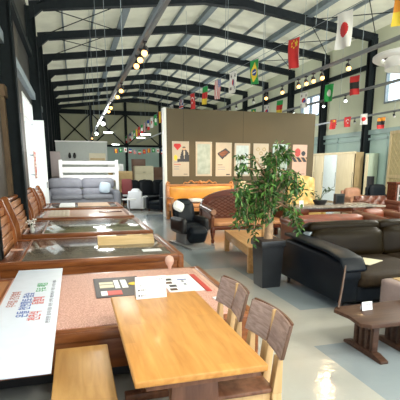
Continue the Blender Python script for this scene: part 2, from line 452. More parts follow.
# right wall: teal glazing below, pale cladding above
b = BM(); box(b, XR, XR+.2, 6, YF, 0, 3.25); box(b, XR, XR+.2, YN, 6, 0, 3.25); struct('wall_right', b, 'wall_low')
b = BM()
wins = [(14.6, 16.9, 4.45, 5.75), (22.2, 24.3, 4.55, 5.7), (7.2, 9.3, 4.45, 5.75), (29.6, 31.7, 4.55, 5.7)]
ys = YN
for (a, c, z0, z1) in sorted(wins):
    box(b, XR, XR+.2, ys, a, 3.25, 7.66); box(b, XR, XR+.2, a, c, 3.25, z0); box(b, XR, XR+.2, a, c, z1, 7.66); ys = c
box(b, XR, XR+.2, ys, YF, 3.25, 7.66)
for k in range(20):      # vertical panel joints
    y = 4+k*2.0+.25
    if any(a-.1 < y < c+.1 for a, c, _, _ in wins): continue
    box(b, XR-.012, XR, y, y+.03, 3.45, 6.9)
struct('wall_right_upper', b, 'wall_up')
for i, (a, c, z0, z1) in enumerate(sorted(wins)):
    b = BM()
    for y in (a, (a+c)/2-.03, c-.07): box(b, XR-.05, XR+.1, y, y+.07, z0, z1)
    for z in (z0, z1-.07): box(b, XR-.049, XR+.099, a+.07, c-.07, z, z+.07)
    w = struct('window_%d' % (i+2), b, 'steel_grey')
    b = BM(); box(b, XR+.03, XR+.05, a+.07, c-.07, z0+.07, z1-.07)
    for k in range(6): box(b, XR+.01, XR+.03, a+.07, c-.07, z0+.12+k*.19, z0+.14+k*.19)
    obj('pane', b, glass('right_window_glass_%d' % i, (.95, .98, 1), .92), w)
b = BM(); box(b, XR-.08, XR, YN, YF, 3.2, 3.4); box(b, XR-.05, XR, YN, YF, 2.95, 3.05); struct('trim_2', b, 'teal_rail')
b = BM()
for k in range(22): box(b, XR-.05, XR, 5+k*1.9, 5.08+k*1.9, 0, 3.2)
struct('trim_3', b, 'teal_rail')
b = BM(); box(b, XR-.04, XR, YN, YF, 0, .15); struct('baseboard_right', b, 'steel_grey')

# far wall
b = BM(); prism(b, [(XL, 3.9), (XR, 3.9), (XR, 7.66), (XC, 8.5), (XL, 7.66)], 'y', YF, YF+.2)
struct('wall_back_upper', b, 'wall_far')
b = BM(); box(b, XL, XR, YF, YF+.2, 0, 3.9); struct('wall_back', b, 'wall_low')
b = BM()
for x in (1.9, 5.3, 8.8): box(b, x-.12, x+.12, YF-.25, YF, 0, roofz(x)+.1)
box(b, XL, XR, YF-.22, YF, 3.8, 4.0)
for x0, x1 in ((-1.2, 1.8), (2.0, 5.2), (5.4, 8.7)):
    for (p, q) in (((x0, 4.0), (x1, 6.9)), ((x0, 6.9), (x1, 4.0))):
        tube(b, [(p[0], YF-.12, p[1]), (q[0], YF-.12, q[1])], .06, 6)
box(b, XL, XR, YF-.2, YF, 6.9, 7.3)
struct('trim_4', b, 'steel_dark')

# portal frames: each rafter pair a steel member of its own with its columns
def haunch(bm, x0, x1, y, dz0, dz1):
    prism(bm, [(x0, roofz(x0)+.12), (x1, roofz(x1)+.12), (x1, roofz(x1)-dz1), (x0, roofz(x0)-dz0)], 'y', y-.1, y+.1)
bays = [17.8+3.8*k for k in range(-5, 8)]
for i, y in enumerate(bays):
    b = BM()
    for s in (-1, 1):
        xe = XC+s*7.3
        for (u, v, d0, d1) in ((0, .5, .26, .17), (.5, 6.85, .17, .17), (6.85, 7.3, .17, .5)):
            haunch(b, XC+s*u, XC+s*v, y, d0, d1)
        # top and bottom flanges
        prism(b, [(XC, RIDGE-.3), (XC+s*.8, roofz(XC+s*.8)-.16), (XC+s*.8, roofz(XC+s*.8)-.19), (XC, RIDGE-.33)], 'y', y-.14, y+.14)
        prism(b, [(XC+s*.8, roofz(XC+s*.8)-.16), (XC+s*6.85, roofz(XC+s*6.85)-.16), (XC+s*6.85, roofz(XC+s*6.85)-.19), (XC+s*.8, roofz(XC+s*.8)-.19)], 'y', y-.14, y+.14)
    struct('roof_rafter', b, 'steel_rafter')
    for s, xw in ((-1, XL), (1, XR)):
        if s == -1 and 13 < y < 17: continue
        b = BM(); a0, a1 = (xw, xw+.32) if s < 0 else (xw-.32, xw)
        box(b, a0, a1, y-.05, y+.05, 0, 7.3); box(b, a0, a0+.03, y-.14, y+.14, 0, 7.3); box(b, a1-.03, a1, y-.14, y+.14, 0, 7.3)
        struct('wall_column', b, 'steel_dark')
# purlins running the length of the hall; every third one a deep grey beam
for s in (-1, 0, 1):
    for k in ((1, 2, 3, 4, 5) if s else (0,)):
        x = XC+s*k*1.24; heavy = k in (0, 3)
        wd, dp = (.17, .24) if heavy else (.07, .13)
        z1 = roofz(x)+.32
        b = BM(); box(b, x-wd/2, x+wd/2, 2, YF, z1-dp, z1)
        if heavy: box(b, x-wd*.8, x+wd*.8, 2, YF, z1-dp-.02, z1-dp)
        struct('roof_purlin', b, 'steel_grey')
# cross bracing rods
for i in range(2, 7):
    for x0, x1 in ((XC-7.1, XC-3.75), (XC+3.75, XC+7.1)):
        b = BM(); y0, y1 = bays[i], bays[i+1]
        tube(b, [(x0, y0, roofz(x0)+.02), (x1, y1, roofz(x1)+.02)], .018, 6)
        tube(b, [(x0, y1, roofz(x0)+.0), (x1, y0, roofz(x1)+.0)], .018, 6)
        struct('roof_brace', b, 'steel_dark')
# girts along the left wall and horizontal tie at the left windows
for z in (4.15, 5.6):
    b = BM(); box(b, XL, XL+.14, 3, YF, z, z+.22); struct('wall_girt', b, 'steel_grey' if z < 5 else 'steel_dark')
b = BM(); box(b, XR-.12, XR, 3, YF, 6.1, 6.3); struct('wall_girt', b, 'steel_dark')

# taupe partition
PY = 15.0
b = BM(); box(b, 3.1, 8.78, PY, PY+.35, 0, 3.67)
pt = struct('wall_partition', b, 'partition')
b = BM(); box(b, 3.02, 3.1, PY-.01, PY+.36, 0, 3.7); obj('edge_strip', b, 'part_edge', pt)
b = BM(); box(b, 3.7, 3.707, PY-.003, PY, 0, 3.67); box(b, 5.9, 5.907, PY-.003, PY, 0, 3.67); obj('panel_joint', b, 'steel_rafter', pt)

# ------------------------------------------------------------------ posters on the partition (patterned grids)
def pattern_panel(name, w, h, nx, ny, fn, mats, parent, thick=.012, wave=None):
    """upright panel in local XZ facing -Y, faces coloured by fn(u,v) -> material index"""
    bm = BM(); V = {}
    for side in (0, 1):
        for i in range(nx+1):
            for j in range(ny+1):
                u, v = i/nx, j/ny
                dy = (wave(u, v) if wave else 0) + side*thick
                V[side, i, j] = bm.verts.new(((u-.5)*w, dy, v*h))
    for i in range(nx):
        for j in range(ny):
            mi = fn((i+.5)/nx, (j+.5)/ny)
            for side in (0, 1):
                q = [V[side, i, j], V[side, i+1, j], V[side, i+1, j+1], V[side, i, j+1]]
                f = bm.faces.new(q if side == 0 else q[::-1]); f.material_index = mi
    for i in range(nx):
        for j in (0, ny): bm.faces.new([V[0, i, j], V[0, i+1, j], V[1, i+1, j], V[1, i, j]])
    for j in range(ny):
        for i in (0, nx): bm.faces.new([V[0, i, j], V[0, i, j+1], V[1, i, j+1], V[1, i, j]])
    return obj(name, bm, mats, parent, smooth=60)

def ell(u, v, cu, cv, ru, rv): return ((u-cu)/ru)**2+((v-cv)/rv)**2 < 1
def quad_in(u, v, P):
    s = None
    for i in range(len(P)):
        a, c = P[i], P[(i+1) % len(P)]
        cr = (c[0]-a[0])*(v-a[1])-(c[1]-a[1])*(u-a[0])
        if s is None: s = cr > 0
        elif (cr > 0) != s: return False
    return True
def p1(u, v):   # heart and a person in a suit holding a cup, text block below
    if v < .42:
        if .1 < u < .5 and .33 < v < .345: return 3
        if .1 < u < .4 and v > .2 and int(v*60) % 4 == 0: return 5
        if .65 < u < .9 and .05 < v < .065: return 2
        return 0
    if ell(u, v, .22, .88, .13, .06) or ell(u, v, .4, .88, .13, .06) or quad_in(u, v, [(.11, .86), (.5, .86), (.31, .74)]): return 1
    if ell(u, v, .7, .8, .1, .055): return 2 if v > .815 else 4
    if quad_in(u, v, [(.6, .78), (.8, .78), (.98, .66), (1, .42), (.42, .42), (.5, .62)]):
        if quad_in(u, v, [(.66, .74), (.76, .74), (.74, .5), (.7, .5)]): return 0
        return 2
    if ell(u, v, .2, .53, .11, .08): return 6
    if .3 < u < .45 and .42 < v < .5: return 2
    return 0
def p3(u, v):   # tray shape and lines
    if quad_in(u, v, [(.08, .68), (.62, .84), (.92, .72), (.4, .5)]):
        return 1 if quad_in(u, v, [(.2, .68), (.6, .79), (.8, .71), (.4, .57)]) else 2
    if .12 < u < .45 and .33 < v < .35: return 2
    if .12 < u < .6 and v < .3 and v > .18 and int(v*60) % 4 == 0: return 3
    if .65 < u < .9 and .04 < v < .06: return 2
    return 0
def frame_fn(u, v): return 1 if (.1 < u < .9 and .05 < v < .93) else 0
def p5(u, v):
    for cu, cv in ((.3, .82), (.7, .82), (.5, .7), (.25, .5), (.7, .45)):
        if ell(u, v, cu, cv, .12, .06) and not ell(u, v, cu, cv, .07, .035): return 1
    return 0
def p6(u, v):
    if v < .45:
        if .1 < u < .4 and .36 < v < .375: return 3
        if .55 < u < .9 and .05 < v < .065: return 2
        return 0
    if ell(u, v, .35, .75, .2, .14): return 3
    if ell(u, v, .75, .72, .14, .08): return 2
    if v < .6: return 2 if int(u*9+v*13) % 3 else 1
    return 0
posters = [
    (3.59, 1.42, 2.60, p1, ['pcream', 'fred', 'ink', 'ink_red', 'skin', 'ink_grey', 'yellow'], 'poster with red heart and suited person, leftmost on taupe partition'),
    (4.43, 1.42, 2.60, frame_fn, ['pcream', 'pstone'], 'green frosted stone panel between heart poster and tray poster'),
    (5.17, 1.41, 2.58, p3, ['pcream', 'cherry', 'ink', 'ink_grey'], 'cream poster showing a dark tray shape on taupe partition'),
    (5.88, 1.41, 2.57, frame_fn, ['pcream', 'pwhite'], 'pale whitish blue framed panel right of the tray poster'),
    (6.61, 1.41, 2.57, p5, ['pcream', 'door_side', 'ink'], 'cream poster with small ring drawings behind the tall plant'),
    (7.38, 1.41, 2.56, frame_fn, ['pblue', 'pstone'], 'green glass panel partly hidden by the plant leaves'),
    (8.19, 1.41, 2.55, p6, ['pink_rim', 'skin', 'ink', 'ink_red'], 'pinkish poster with dark photos, rightmost on taupe partition')]
for x, z0, z1, fn, mats, lab in posters:
    r = thing('wall_poster', lab, 'poster', (x, PY-.02, z0))
    pattern_panel('printed_panel', .6, z1-z0, 30, 60, fn, mats, r, .015)
    b = BM()
    for a in (-.28, .28):
        for z in (.02, z1-z0-.02): cyl(b, (a, -.004, z), (a, 0, z), .008, seg=8)
    obj('fixing_pin', b, 'chrome', r)

# ------------------------------------------------------------------ stone beds along the left wall
HX = -1.06
def bed(label, y0, y1, top, deck, slab_x0, rail, foot=1.44, wide_foot=.1, z=.5, slats=True, head=True, hz=1.13, back_rail=True):
    r = thing('stone_bed', label, 'bed', (0, y0, 0), group=None)
    W = y1-y0
    for k, (a, c) in enumerate(((0, .09), (W-.09, W))):
        b = BM(); box(b, HX+.06, foot-.02, a, c, .16, z, r=.012); box(b, HX+.06, foot-.02, a-.015 if k == 0 else c, a if k == 0 else c+.015, z-.09, z-.015, r=.005)
        obj('side_rail', b, rail, r)
    b = BM(); box(b, foot-wide_foot, foot, -.02, W+.02, .1, z+.005, r=.03, seg=3); obj('footboard', b, 'cherry_y', r)
    b = BM(); box(b, foot-wide_foot-.05, foot-wide_foot, .09, W-.09, .3, z-.004); obj('foot_rim', b, 'pink_rim' if top == 'pink' else rail, r)
    b = BM(); box(b, HX+.06, slab_x0-.03, .09, W-.09, .2, z-.012, r=.003); obj('head_deck', b, deck, r)
    b = BM(); box(b, slab_x0-.03, slab_x0, .09, W-.09, .2, z-.004); obj('deck_trim', b, 'cherry_y', r)
    b = BM()
    if top == 'pink': box(b, slab_x0, foot-wide_foot-.05, .05, W-.09, .22, z+.012, r=.015)
    else: box(b, slab_x0, foot-wide_foot-.05, .09, W-.09, .22, z-.006, r=.004)
    obj('stone_top', b, top, r)
    b = BM(); box(b, HX+.1, foot-.15, .16, W-.16, .02, .2); obj('plinth', b, 'black', r)
    for sx in (HX+.12, foot-.14):
        for sy in (.04, W-.14): bb = BM(); box(bb, sx, sx+.1, sy, sy+.1, 0, .17, r=.01); obj('leg', bb, 'walnut', r)
    if head:
        b = BM(); n = 5; hh = hz-.5
        for i in range(n):      # curved stack of boards, leaning back
            za, zb = .42+i*(hh+.02)/n, .42+(i+1)*(hh+.02)/n-.006
            lean = .16*(i/n)**1.6
            box(b, HX-.03-lean, HX+.015-lean, .1, W-.1, za, zb, r=.012)
        hb = obj('headboard', b, 'cherry_head', r)
        b = BM(); cyl(b, (HX-.19, .06, hz-.03), (HX-.19, W-.06, hz-.03), .045, seg=14); obj('top_roll', b, 'cherry_y', hb)
        for yy in (.05, W-.05):
            b = BM()
            pts = [(HX, .0), (HX, .45), (HX-.02, .7), (HX-.08, .9), (HX-.17, hz+.02)]
            for i in range(len(pts)-1):
                (xa, za), (xb, zb) = pts[i], pts[i+1]
                prism(b, [(xa-.06, za), (xa+.06, za), (xb+.06, zb), (xb-.06, zb)], 'y', yy-.05, yy+.05)
            cyl(b, (pts[-1][0], yy-.055, hz), (pts[-1][0], yy+.055, hz), .07, seg=16)
            obj('headboard_post', b, 'cherry_post', r)
    return r
bed('bed with pink speckled top under the white banner, nearest of the row', 3.2, 5.06, 'pink', 'deckwood', -.72, 'cherry', wide_foot=.09)
bed('bed with shiny dark stone top holding a pale wooden bolster', 5.88, 7.86, 'stone_dark', 'dark_deck', -.74, 'cherry')
bed('bed with shiny greenish stone top, behind the bolster bed', 8.4, 10.7, 'stone_green', 'dark_deck', -.62, 'cherry')
bed('bed with pale pink top and tan mat, fourth from the camera', 11.2, 13.25, 'stone_pink', 'dark_deck', -.8, 'cherry', hz=1.1)
bed('bed with dark top and white sheet, just in front of grey sofa', 13.9, 15.9, 'stone_dark', 'dark_deck', -.8, 'cherry', hz=1.05)

# banner board lying over bed one
r = thing('banner_board', 'long white sign board with coloured Korean lettering lying over pink bed', 'sign', (-.445, 3.9, .517))
b = BM(); box(b, -.245, .245, -1.42, 1.38, 0, .012, r=.003); obj('board', b, 'board', r)
MB_ = T(0, 0, .0125) @ R(PI/2, 'Z')   # text runs away from the camera, tops towards -X
def btext(body, size, y, x, m, sx=1.0): return text('lettering', body, size, T(x, y, .0125) @ R(PI/2, 'Z'), m, r, align='LEFT', sx=sx)
btext('우리집 건강침대', .09, -.06, -.12, 'ink_brown', .82)
btext('온돌 천연황토·참숯', .105, -.36, .005, 'ink_blue', .88)
btext('천연석', .11, -.46, .105, 'ink_red', .78)
btext('돌침대', .11, -.03, .105, 'ink_red', .78)
btext('무료 체험', .11, .38, .105, 'ink_green', .78)
btext('편안한 잠자리를 위한 선택, 매장에서 직접 누워 보세요', .038, -.55, .19, 'ink_grey', 1.6)

# prints, cards and small things on bed one
r = thing('photo_print', 'dark photo print with white and yellow pictures at far end of table', 'print', (.40, 4.35, .514))
b = BM(); box(b, -.27, .2, -.4, .33, 0, .006); obj('sheet', b, 'ink', r)
b = BM(); box(b, -.22, -.08, .06, .14, .006, .009); box(b, -.22, -.08, -.08, .03, .006, .009); obj('picture', b, 'cream_card', r)
b = BM(); box(b, -.07, -.02, -.12, .2, .006, .009); box(b, 0, .06, -.12, .2, .006, .009); box(b, -.22, -.16, -.35, -.2, .006, .009); obj('picture', b, 'paper', r)
b = BM(); box(b, -.16, -.02, -.35, -.2, .006, .009); obj('picture', b, 'ink_red', r)
b = BM(); lathe(b, [(.055, .006), (.055, .009)], (.13, .02, 0), 20); lathe(b, [(.04, .006), (.04, .009)], (.2-.07+.1, .1, 0), 16); obj('picture', b, 'yellow', r)
r = thing('leaflet', 'white leaflet with small dark photos lying right of standing card', 'leaflet', (1.0, 4.28, .514))
b = BM(); box(b, -.17, .18, -.34, .34, 0, .005); obj('sheet', b, 'paper', r)
for i in range(4):
    b = BM(); box(b, -.15+.02*(i % 2), -.08+.02*(i % 2), -.28+i*.13, -.21+i*.13, .005, .008); obj('picture', b, 'ink' if i % 2 else 'brown_card', r)
for i in range(2):
    b = BM(); box(b, .03, .055, -.1+i*.12, -.05+i*.12, .005, .008); obj('picture', b, 'ink_grey', r)
b = BM(); box(b, 0, .1, .1, .13, .005, .007); obj('lettering', b, 'ink_blue', r)
b = BM(); box(b, -.025, .025, -.37, .32, 0, .007); tag(obj('red_strip', b, 'ink_red', None, loc=(1.215, 4.27, .514)), 'narrow red paper strip beside white leaflet on pink bed', 'paper')
r = thing('price_tag', 'small white price tag on pink bed behind first dining chair', 'tag', (1.24, 3.56, .514), .1)
b = BM(); box(b, -.055, .055, -.13, .13, 0, .006); obj('card', b, 'paper', r)
b = BM(); 
for i in range(4): box(b, -.03+i*.016, -.025+i*.016, -.08, .08, .006, .0075)
obj('lettering', b, 'ink_grey', r)
r = thing('turned_ornament', 'small round pinkish wooden ornament standing on rear edge of pink bed', 'ornament', (1.04, 4.97, .512))
b = BM(); lathe(b, [(.02, 0), (.025, .03), (.045, .06), (.055, .1), (.045, .14), (.015, .16)], seg=18); obj('ball', b, 'pink_rim', r, 60)

# bolster and card on bed two
r = thing('wooden_bolster', 'pale half-round wooden bolster pillow on dark stone bed', 'bolster', (.75, 7.1, .495), -.02)
b = BM(); pr_ = [(-.2+.4*i/12, .13*math.sin(PI*i/12)**.6) for i in range(13)]
prism(b, pr_, 'x', -.45, .45, r=0); obj('body', b, 'bolster', r)
b = BM(); box(b, -.15, .02, -.06, 0, .131, .133); box(b, .28, .36, -.05, -.01, .131, .133); obj('stamp', b, 'brown_card', r, loc=(0, 0, 0))
b = BM(); box(b, -.14, .14, -.09, .09, 0, .004); tag(obj('note_card', b, 'paper', None, loc=(1.05, 6.3, .495)), 'white card lying on right corner of dark stone bed', 'card')
r = thing('mat', 'pale pleated tan mat laid across the pink-topped fourth bed', 'mat', (-.45, 12.2, .495))
b = BM(); box(b, -.26, .26, -.8, .8, 0, .02, r=.008)
for i in range(5): box(b, -.24+i*.1, -.16+i*.1, -.79, .79, .02, .026, r=.002)
obj('pad', b, 'pcream', r)
b = BM(); box(b, -.35, .28, -.05, .1, 0, .02, r=.005); tag(obj('wooden_bar', b, 'mahog', None, loc=(.95, 12.3, .495)), 'dark wooden strip lying on right half of pink-topped bed', 'strip')
b = BM(); box(b, -.24, .24, -.75, .75, 0, .03, r=.01); tag(obj('folded_sheet', b, 'white', None, loc=(-.28, 14.9, .495)), 'folded white sheet on dark bed in front of grey sofa', 'sheet')
b = BM(); box(b, -.5, .5, -.7, .7, 0, .03, r=.01); tag(obj('tan_pad', b, 'tan_mat', None, loc=(.55, 14.9, .495)), 'tan pad beside folded white sheet on dark bed', 'pad')
r = thing('flower_vase', 'small vase of white flowers on head deck of greenish stone bed', 'vase', (-.84, 8.75, .488))
b = BM(); lathe(b, [(.03, 0), (.05, .05), (.03, .12), (.035, .14)], seg=14); obj('vase', b, 'greyboard', r)
b = BM()
for i in range(26):
    p = Vector((random.gauss(0, .045), random.gauss(0, .05), .2+random.gauss(0, .04)))
    t = bmesh.new(); bmesh.ops.create_icosphere(t, subdivisions=1, radius=.018); merge(b, t, Matrix.Translation(p))
obj('blossoms', b, 'white', r)
b = BM()
for i in range(12): tube(b, [(0, 0, .13), (random.gauss(0, .05), random.gauss(0, .05), .2+random.random()*.06)], .004, 4)
obj('stems', b, 'leaf_dk', r)
for (x, y, l) in ((-.95, 9.3, 'small white label on dark head deck of greenish bed'), (-.9, 6.9, 'small wooden label on dark head deck beside shiny stone slab')):
    b = BM(); box(b, -.09, .09, -.05, .05, 0, .006); tag(obj('deck_label', b, 'pink_rim', None, loc=(x, y, .489)), l, 'label')

# ------------------------------------------------------------------ dining table, bench, chairs, card
r = thing('dining_table', 'honey oak dining table with walnut trestle base, in the foreground', 'table', (.545, 2.515, 0))
hw, hl = .335, .695
b = BM(); box(b, -hw, hw, -hl, hl, .702, .74, r=.009, seg=3); obj('tabletop', b, 'oak', r)
b = BM(); box(b, -hw+.055, hw-.03, -hl+.02, hl-.05, .672, .7015, r=.004); obj('apron', b, 'walnut', r)
for s in (-1, 1):
    y = s*.47-.02
    b = BM(); prism(b, [(-.16, .06), (.16, .06), (.12, .672), (-.12, .672)], 'y', y-.03, y+.03, r=.004)
    box(b, .17-.02, .17, y-.03, y+.03, .1, .1001)
    lg = obj('trestle_leg', b, 'walnut', r)
    b = BM(); box(b, -.28, .28, y-.045, y+.045, 0, .06, r=.012); obj('foot', b, 'walnut', lg)
b = BM(); box(b, -.03, .03, -.46, .42, .25, .34, r=.006); obj('stretcher', b, 'walnut', r)

r = thing('sign_card', 'white folded sign card standing on rear edge of dining table', 'card', (.505, 3.11, .7405), .02)
b = BM(); th = R(math.radians(-12), 'X')
box(b, -.116, .116, -.0015, .0015, 0, .165, mtx=T(0, -.02, 0) @ th); box(b, -.116, .116, -.0015, .0015, 0, .165, mtx=T(0, .05, 0) @ R(math.radians(12), 'X'))
obj('card', b, 'paper', r)
def on_card(x, z): return T(0, -.02, 0) @ th @ T(x, -.0025, z) @ R(PI/2, 'X')
text('lettering', '천연 돌침대', .018, on_card(.02, .135), 'ink_grey', r, .0003)
text('lettering', '모델명', .014, on_card(-.1, .095), 'ink_grey', r, .0003)
text('lettering', '■ 판매가', .016, on_card(-.1, .06), 'ink', r, .0003)
text('lettering', '■ 할인가', .016, on_card(-.1, .02), 'ink', r, .0003)

r = thing('wooden_bench', 'plain light oak bench in the lower left foreground', 'bench', (-.02, 2.42, 0))
b = BM(); box(b, -.18, .18, -.61, .61, .405, .44, r=.008, seg=3); obj('seat', b, 'bench', r)
b = BM(); box(b, -.13, .13, -.5, .5, .365, .4045); obj('apron', b, 'oak_edge', r)
for s in (-1, 1):
    b = BM(); box(b, -.15, .15, s*.47-.025, s*.47+.025, 0, .365, r=.006); obj('leg', b, 'oak_post', r)

def dining_chair(x, y, label):
    """faces -X; back at local x=+.0"""
    r = thing('dining_chair', label, 'chair', (x, y, 0), 0, 'dining chairs along the right side of the table')
    b = BM(); soft(b, -.44, -.03, -.22, .22, .42, .46, .018, .006); obj('seat', b, 'walnut', r, 180)
    b = BM(); box(b, -.43, -.04, -.2, .2, .36, .418, r=.005); obj('seat_frame', b, 'oak_post', r)
    def curve(yy): return .035*(1-(yy/.26)**2)       # bow of the backrest in plan
    for s in (-1, 1):     # two walnut panels either side of a pale stile
        b = BM(); n = 8; ya, yb = (.012, .262) if s > 0 else (-.262, -.012)
        fr = []; 
        for i in range(n+1):
            yy = ya+(yb-ya)*i/n; cx = curve(yy)
            top = .872-.012*abs(yy)/.26
            fr.append([(cx-.011, yy, .655+.01), (cx+.011, yy, .655+.01), (cx+.017, yy, top), (cx-.005, yy, top)])
        vs = [[b.verts.new(p) for p in q] for q in fr]
        for i in range(n):
            for k in range(4): b.faces.new([vs[i][k], vs[i][(k+1) % 4], vs[i+1][(k+1) % 4], vs[i+1][k]])
        b.faces.new(vs[0][::-1]); b.faces.new(vs[-1]); obj('back_panel', b, 'walnut_back', r)
        b = BM(); e = .263*s; cx = curve(.262)
        box(b, cx-.008, cx+.014, min(e, e+s*.006), max(e, e+s*.006), .665, .862, r=.002); obj('end_cap', b, 'brown_card', r)
    b = BM()
    for i in range(10):
        ya, yb = -.262+i*.0524, -.262+(i+1)*.0524; ca, cb = curve(ya), curve(yb)
        t = BM(); vs = [t.verts.new(q) for q in [(ca+.006, ya, .86), (ca+.018, ya, .86), (cb+.018, yb, .86), (cb+.006, yb, .86), (ca+.006, ya, .872), (ca+.018, ya, .872), (cb+.018, yb, .872), (cb+.006, yb, .872)]]
        for f in ((0, 1, 2, 3), (4, 5, 6, 7), (0, 1, 5, 4), (2, 3, 7, 6), (1, 2, 6, 5), (0, 3, 7, 4)): t.faces.new([vs[k] for k in f])
        merge(b, t)
    obj('top_edge', b, 'walnut', r)
    b = BM(); box(b, .016, .046, -.013, .013, .42, .87, r=.003); obj('centre_stile', b, 'oak_post', r)
    b = BM(); prism(b, [(-.03, .38), (.03, .38), (.048, .668), (.02, .668)], 'y', -.045, .045, r=.003); obj('splat', b, 'oak_post', r)
    for s in (-1, 1):
        b = BM(); yy = s*.2
        prism(b, [(-.045, .42), (.015, .42), (.03, .66), (-.0, .66)], 'y', yy-.03, yy+.03, r=.004)
        prism(b, [(-.045, .42), (.015, .42), (.05, 0), (.01, 0)], 'y', yy-.025, yy+.025, r=.003)
        obj('rear_leg', b, 'oak_post', r)
        b = BM(); prism(b, [(-.43, 0), (-.395, 0), (-.38, .42), (-.435, .42)], 'y', yy-.02, yy+.02, r=.003); obj('front_leg', b, 'oak_post', r)
        b = BM(); box(b, -.4, .02, yy-.012, yy+.012, .2, .235, r=.003); obj('stretcher', b, 'oak_post', r)
    for ch in r.children:      # the back rakes away from the table
        for v in (ch.data.vertices if not ch.name.startswith(('seat', 'front_leg', 'stretcher')) else []):
            if v.co.z > .44: v.co.x += .24*(v.co.z-.66) if v.co.z > .5 else -.03
            if v.co.z > .5: v.co.z -= .018; v.co.x -= .015
    return r
dining_chair(1.07, 2.93, 'walnut-backed dining chair at far right corner of oak table, farther')
dining_chair(1.07, 2.29, 'walnut-backed dining chair nearest the camera on right of oak table')

# ------------------------------------------------------------------ coffee table
r = thing('coffee_table', 'dark brown wooden coffee table with slatted pedestal legs', 'table', (2.76, 3.22, 0))
b = BM()
poly = [(-.45, -.2), (-.38, -.27), (.42, -.27), (.46, -.22), (.46, .22), (.42, .27), (-.38, .27), (-.45, .2), (-.42, 0)]
prism(b, poly, 'z', .345, .38, r=.006); obj('tabletop', b, 'coffee', r)
b = BM(); box(b, -.36, .36, -.2, .2, .31, .3445, r=.004); obj('apron', b, 'coffee', r)
for x in (-.22, .14):
    b = BM(); prism(b, [(-.28, 0), (-.17, .0), (.17, 0), (.28, 0), (.28, .025), (.17, .055), (-.17, .055), (-.28, .025)], 'x', x-.04, x+.04, r=.004)
    f = obj('foot', b, 'coffee', r)
    b = BM()
    for y in (-.12, -.04, .04, .12): box(b, x-.03, x+.03, y-.022, y+.022, .055, .31, r=.004)
    obj('slat', b, 'coffee', f)
r = thing('price_card', 'small white tent card standing on dark coffee table', 'card', (2.6, 3.32, .3805), .05)
b = BM(); box(b, -.058, .058, -.001, .001, 0, .08, mtx=T(0, -.015, 0) @ R(-.2, 'X')); box(b, -.058, .058, -.001, .001, 0, .08, mtx=T(0, .018, 0) @ R(.2, 'X')); obj('card', b, 'paper', r)
text('lettering', '소파테이블', .016, T(-.045, -.0165, .05) @ R(PI/2-.2, 'X'), 'ink_grey', r, .0003)
b = BM(); box(b, -.05, .05, -.04, .04, 0, .12, r=.004); tag(obj('white_box', b, 'paper', None, loc=(2.85, 3.7, .0)), 'small white box on floor behind coffee table legs', 'box')
b = BM(); tube(b, [(0, 0, .012), (.28, .36, .12), (.56, .73, .235)], [.011, .012, .010], 8)
tag(obj('wooden_stick', b, 'coffee', None, loc=(2.36, 3.42, .372)), 'thin slanting wooden stick leaning from coffee table corner to sofa arm', 'stick')

# ------------------------------------------------------------------ mauve stool at the right edge
r = thing('upholstered_stool', 'boxy mauve stool with inset tan wooden top, at right edge', 'stool', (3.66, 3.52, 0))
b = BM(); soft(b, -.44, .44, -.4, .4, .06, .5, .03, .004); obj('body', b, 'mauve', r, 180)
b = BM(); box(b, -.34, .4, -.36, .33, .5, .512, r=.004); obj('top_inlay', b, 'bolster', r)
for sx in (-.36, .36):
    for sy in (-.32, .32): bb = BM(); box(bb, sx-.03, sx+.03, sy-.03, sy+.03, 0, .07); obj('foot', bb, 'walnut', r)

# ------------------------------------------------------------------ black leather sofa
r = thing('leather_sofa', 'large black leather sofa with olive sheen, right foreground', 'sofa', (2.96, 4.25, 0))
L = 2.9
b = BM(); soft(b, .22, L-.25, .06, 1.5, .08, .3, .04, .0); obj('base', b, 'black_lth', r, 180)
def arm_bm(x0, x1):
    bm = BM(); sec = []
    # side silhouette (y,z): high by the back, sweeping down and curling at the front
    pts = [(0.05, .10), (1.62, .10), (1.66, .3), (1.62, .62), (1.45, .68), (.9, .655), (.35, .635), (.1, .6), (0.0, .53), (-.02, .42), (.03, .36)]
    prism(bm, pts, 'x', x0, x1, r=.035)
    return bm
obj('armrest', arm_bm(0, .26), 'black_lth', r, 50)
obj('armrest', arm_bm(L-.26, L), 'black_lth', r, 50)
b = BM(); prism(b, [(-.03, .5), (.08, .63), (.4, .675), (.95, .695), (1.5, .73), (1.5, .76), (.9, .735), (.35, .71), (.05, .665), (-.06, .52)], 'x', -.02, .30, r=.03); obj('arm_pad', b, 'black_lth', r, 60)
sw = (L-.52)/2
for i in range(2):
    x0 = .26+i*sw
    b = BM(); soft(b, x0+.005, x0+sw-.005, -.0, 1.16, .27, .45, .06, .02); obj('seat_cushion', b, 'seat_lth', r, 180)
    mt = T(x0+sw/2, 1.22, .62) @ R(math.radians(-14), 'X')
    b = BM(); soft(b, -sw/2+.005, sw/2-.005, -.14, .12, -.24, .2, .1, .04, mtx=mt); obj('back_cushion', b, 'olive_lth', r, 180)
    mt = T(x0+sw/2, 1.36, .83) @ R(math.radians(-10), 'X')
    b = BM(); soft(b, -sw/2, sw/2, -.15, .15, -.075, .085, .07, .015, mtx=mt); obj('headrest', b, 'olive_lth', r, 180)
b = BM(); soft(b, .2, L-.2, 1.42, 1.7, .1, .8, .07, .0); obj('back_frame', b, 'black_lth', r, 180)
b = BM(); soft(b, -.07, .07, -.12, .12, -.17, .17, .055, .01, mtx=T(.3, 1.3, .62)); obj('side_pillow', b, 'cushion', r, 180)
for x in (.1, L-.1):
    for y in (.14, 1.5): bb = BM(); cyl(bb, (x, y, 0), (x, y, .11), .022, .03, 12); obj('foot', bb, 'black', r)
b = BM(); box(b, -.2, .2, -.16, .16, 0, .008); tag(obj('paper_sheet', b, 'cream_card', None, loc=(3.68, 4.82, .475)), 'cream paper sheet lying on seat of black sofa', 'paper')
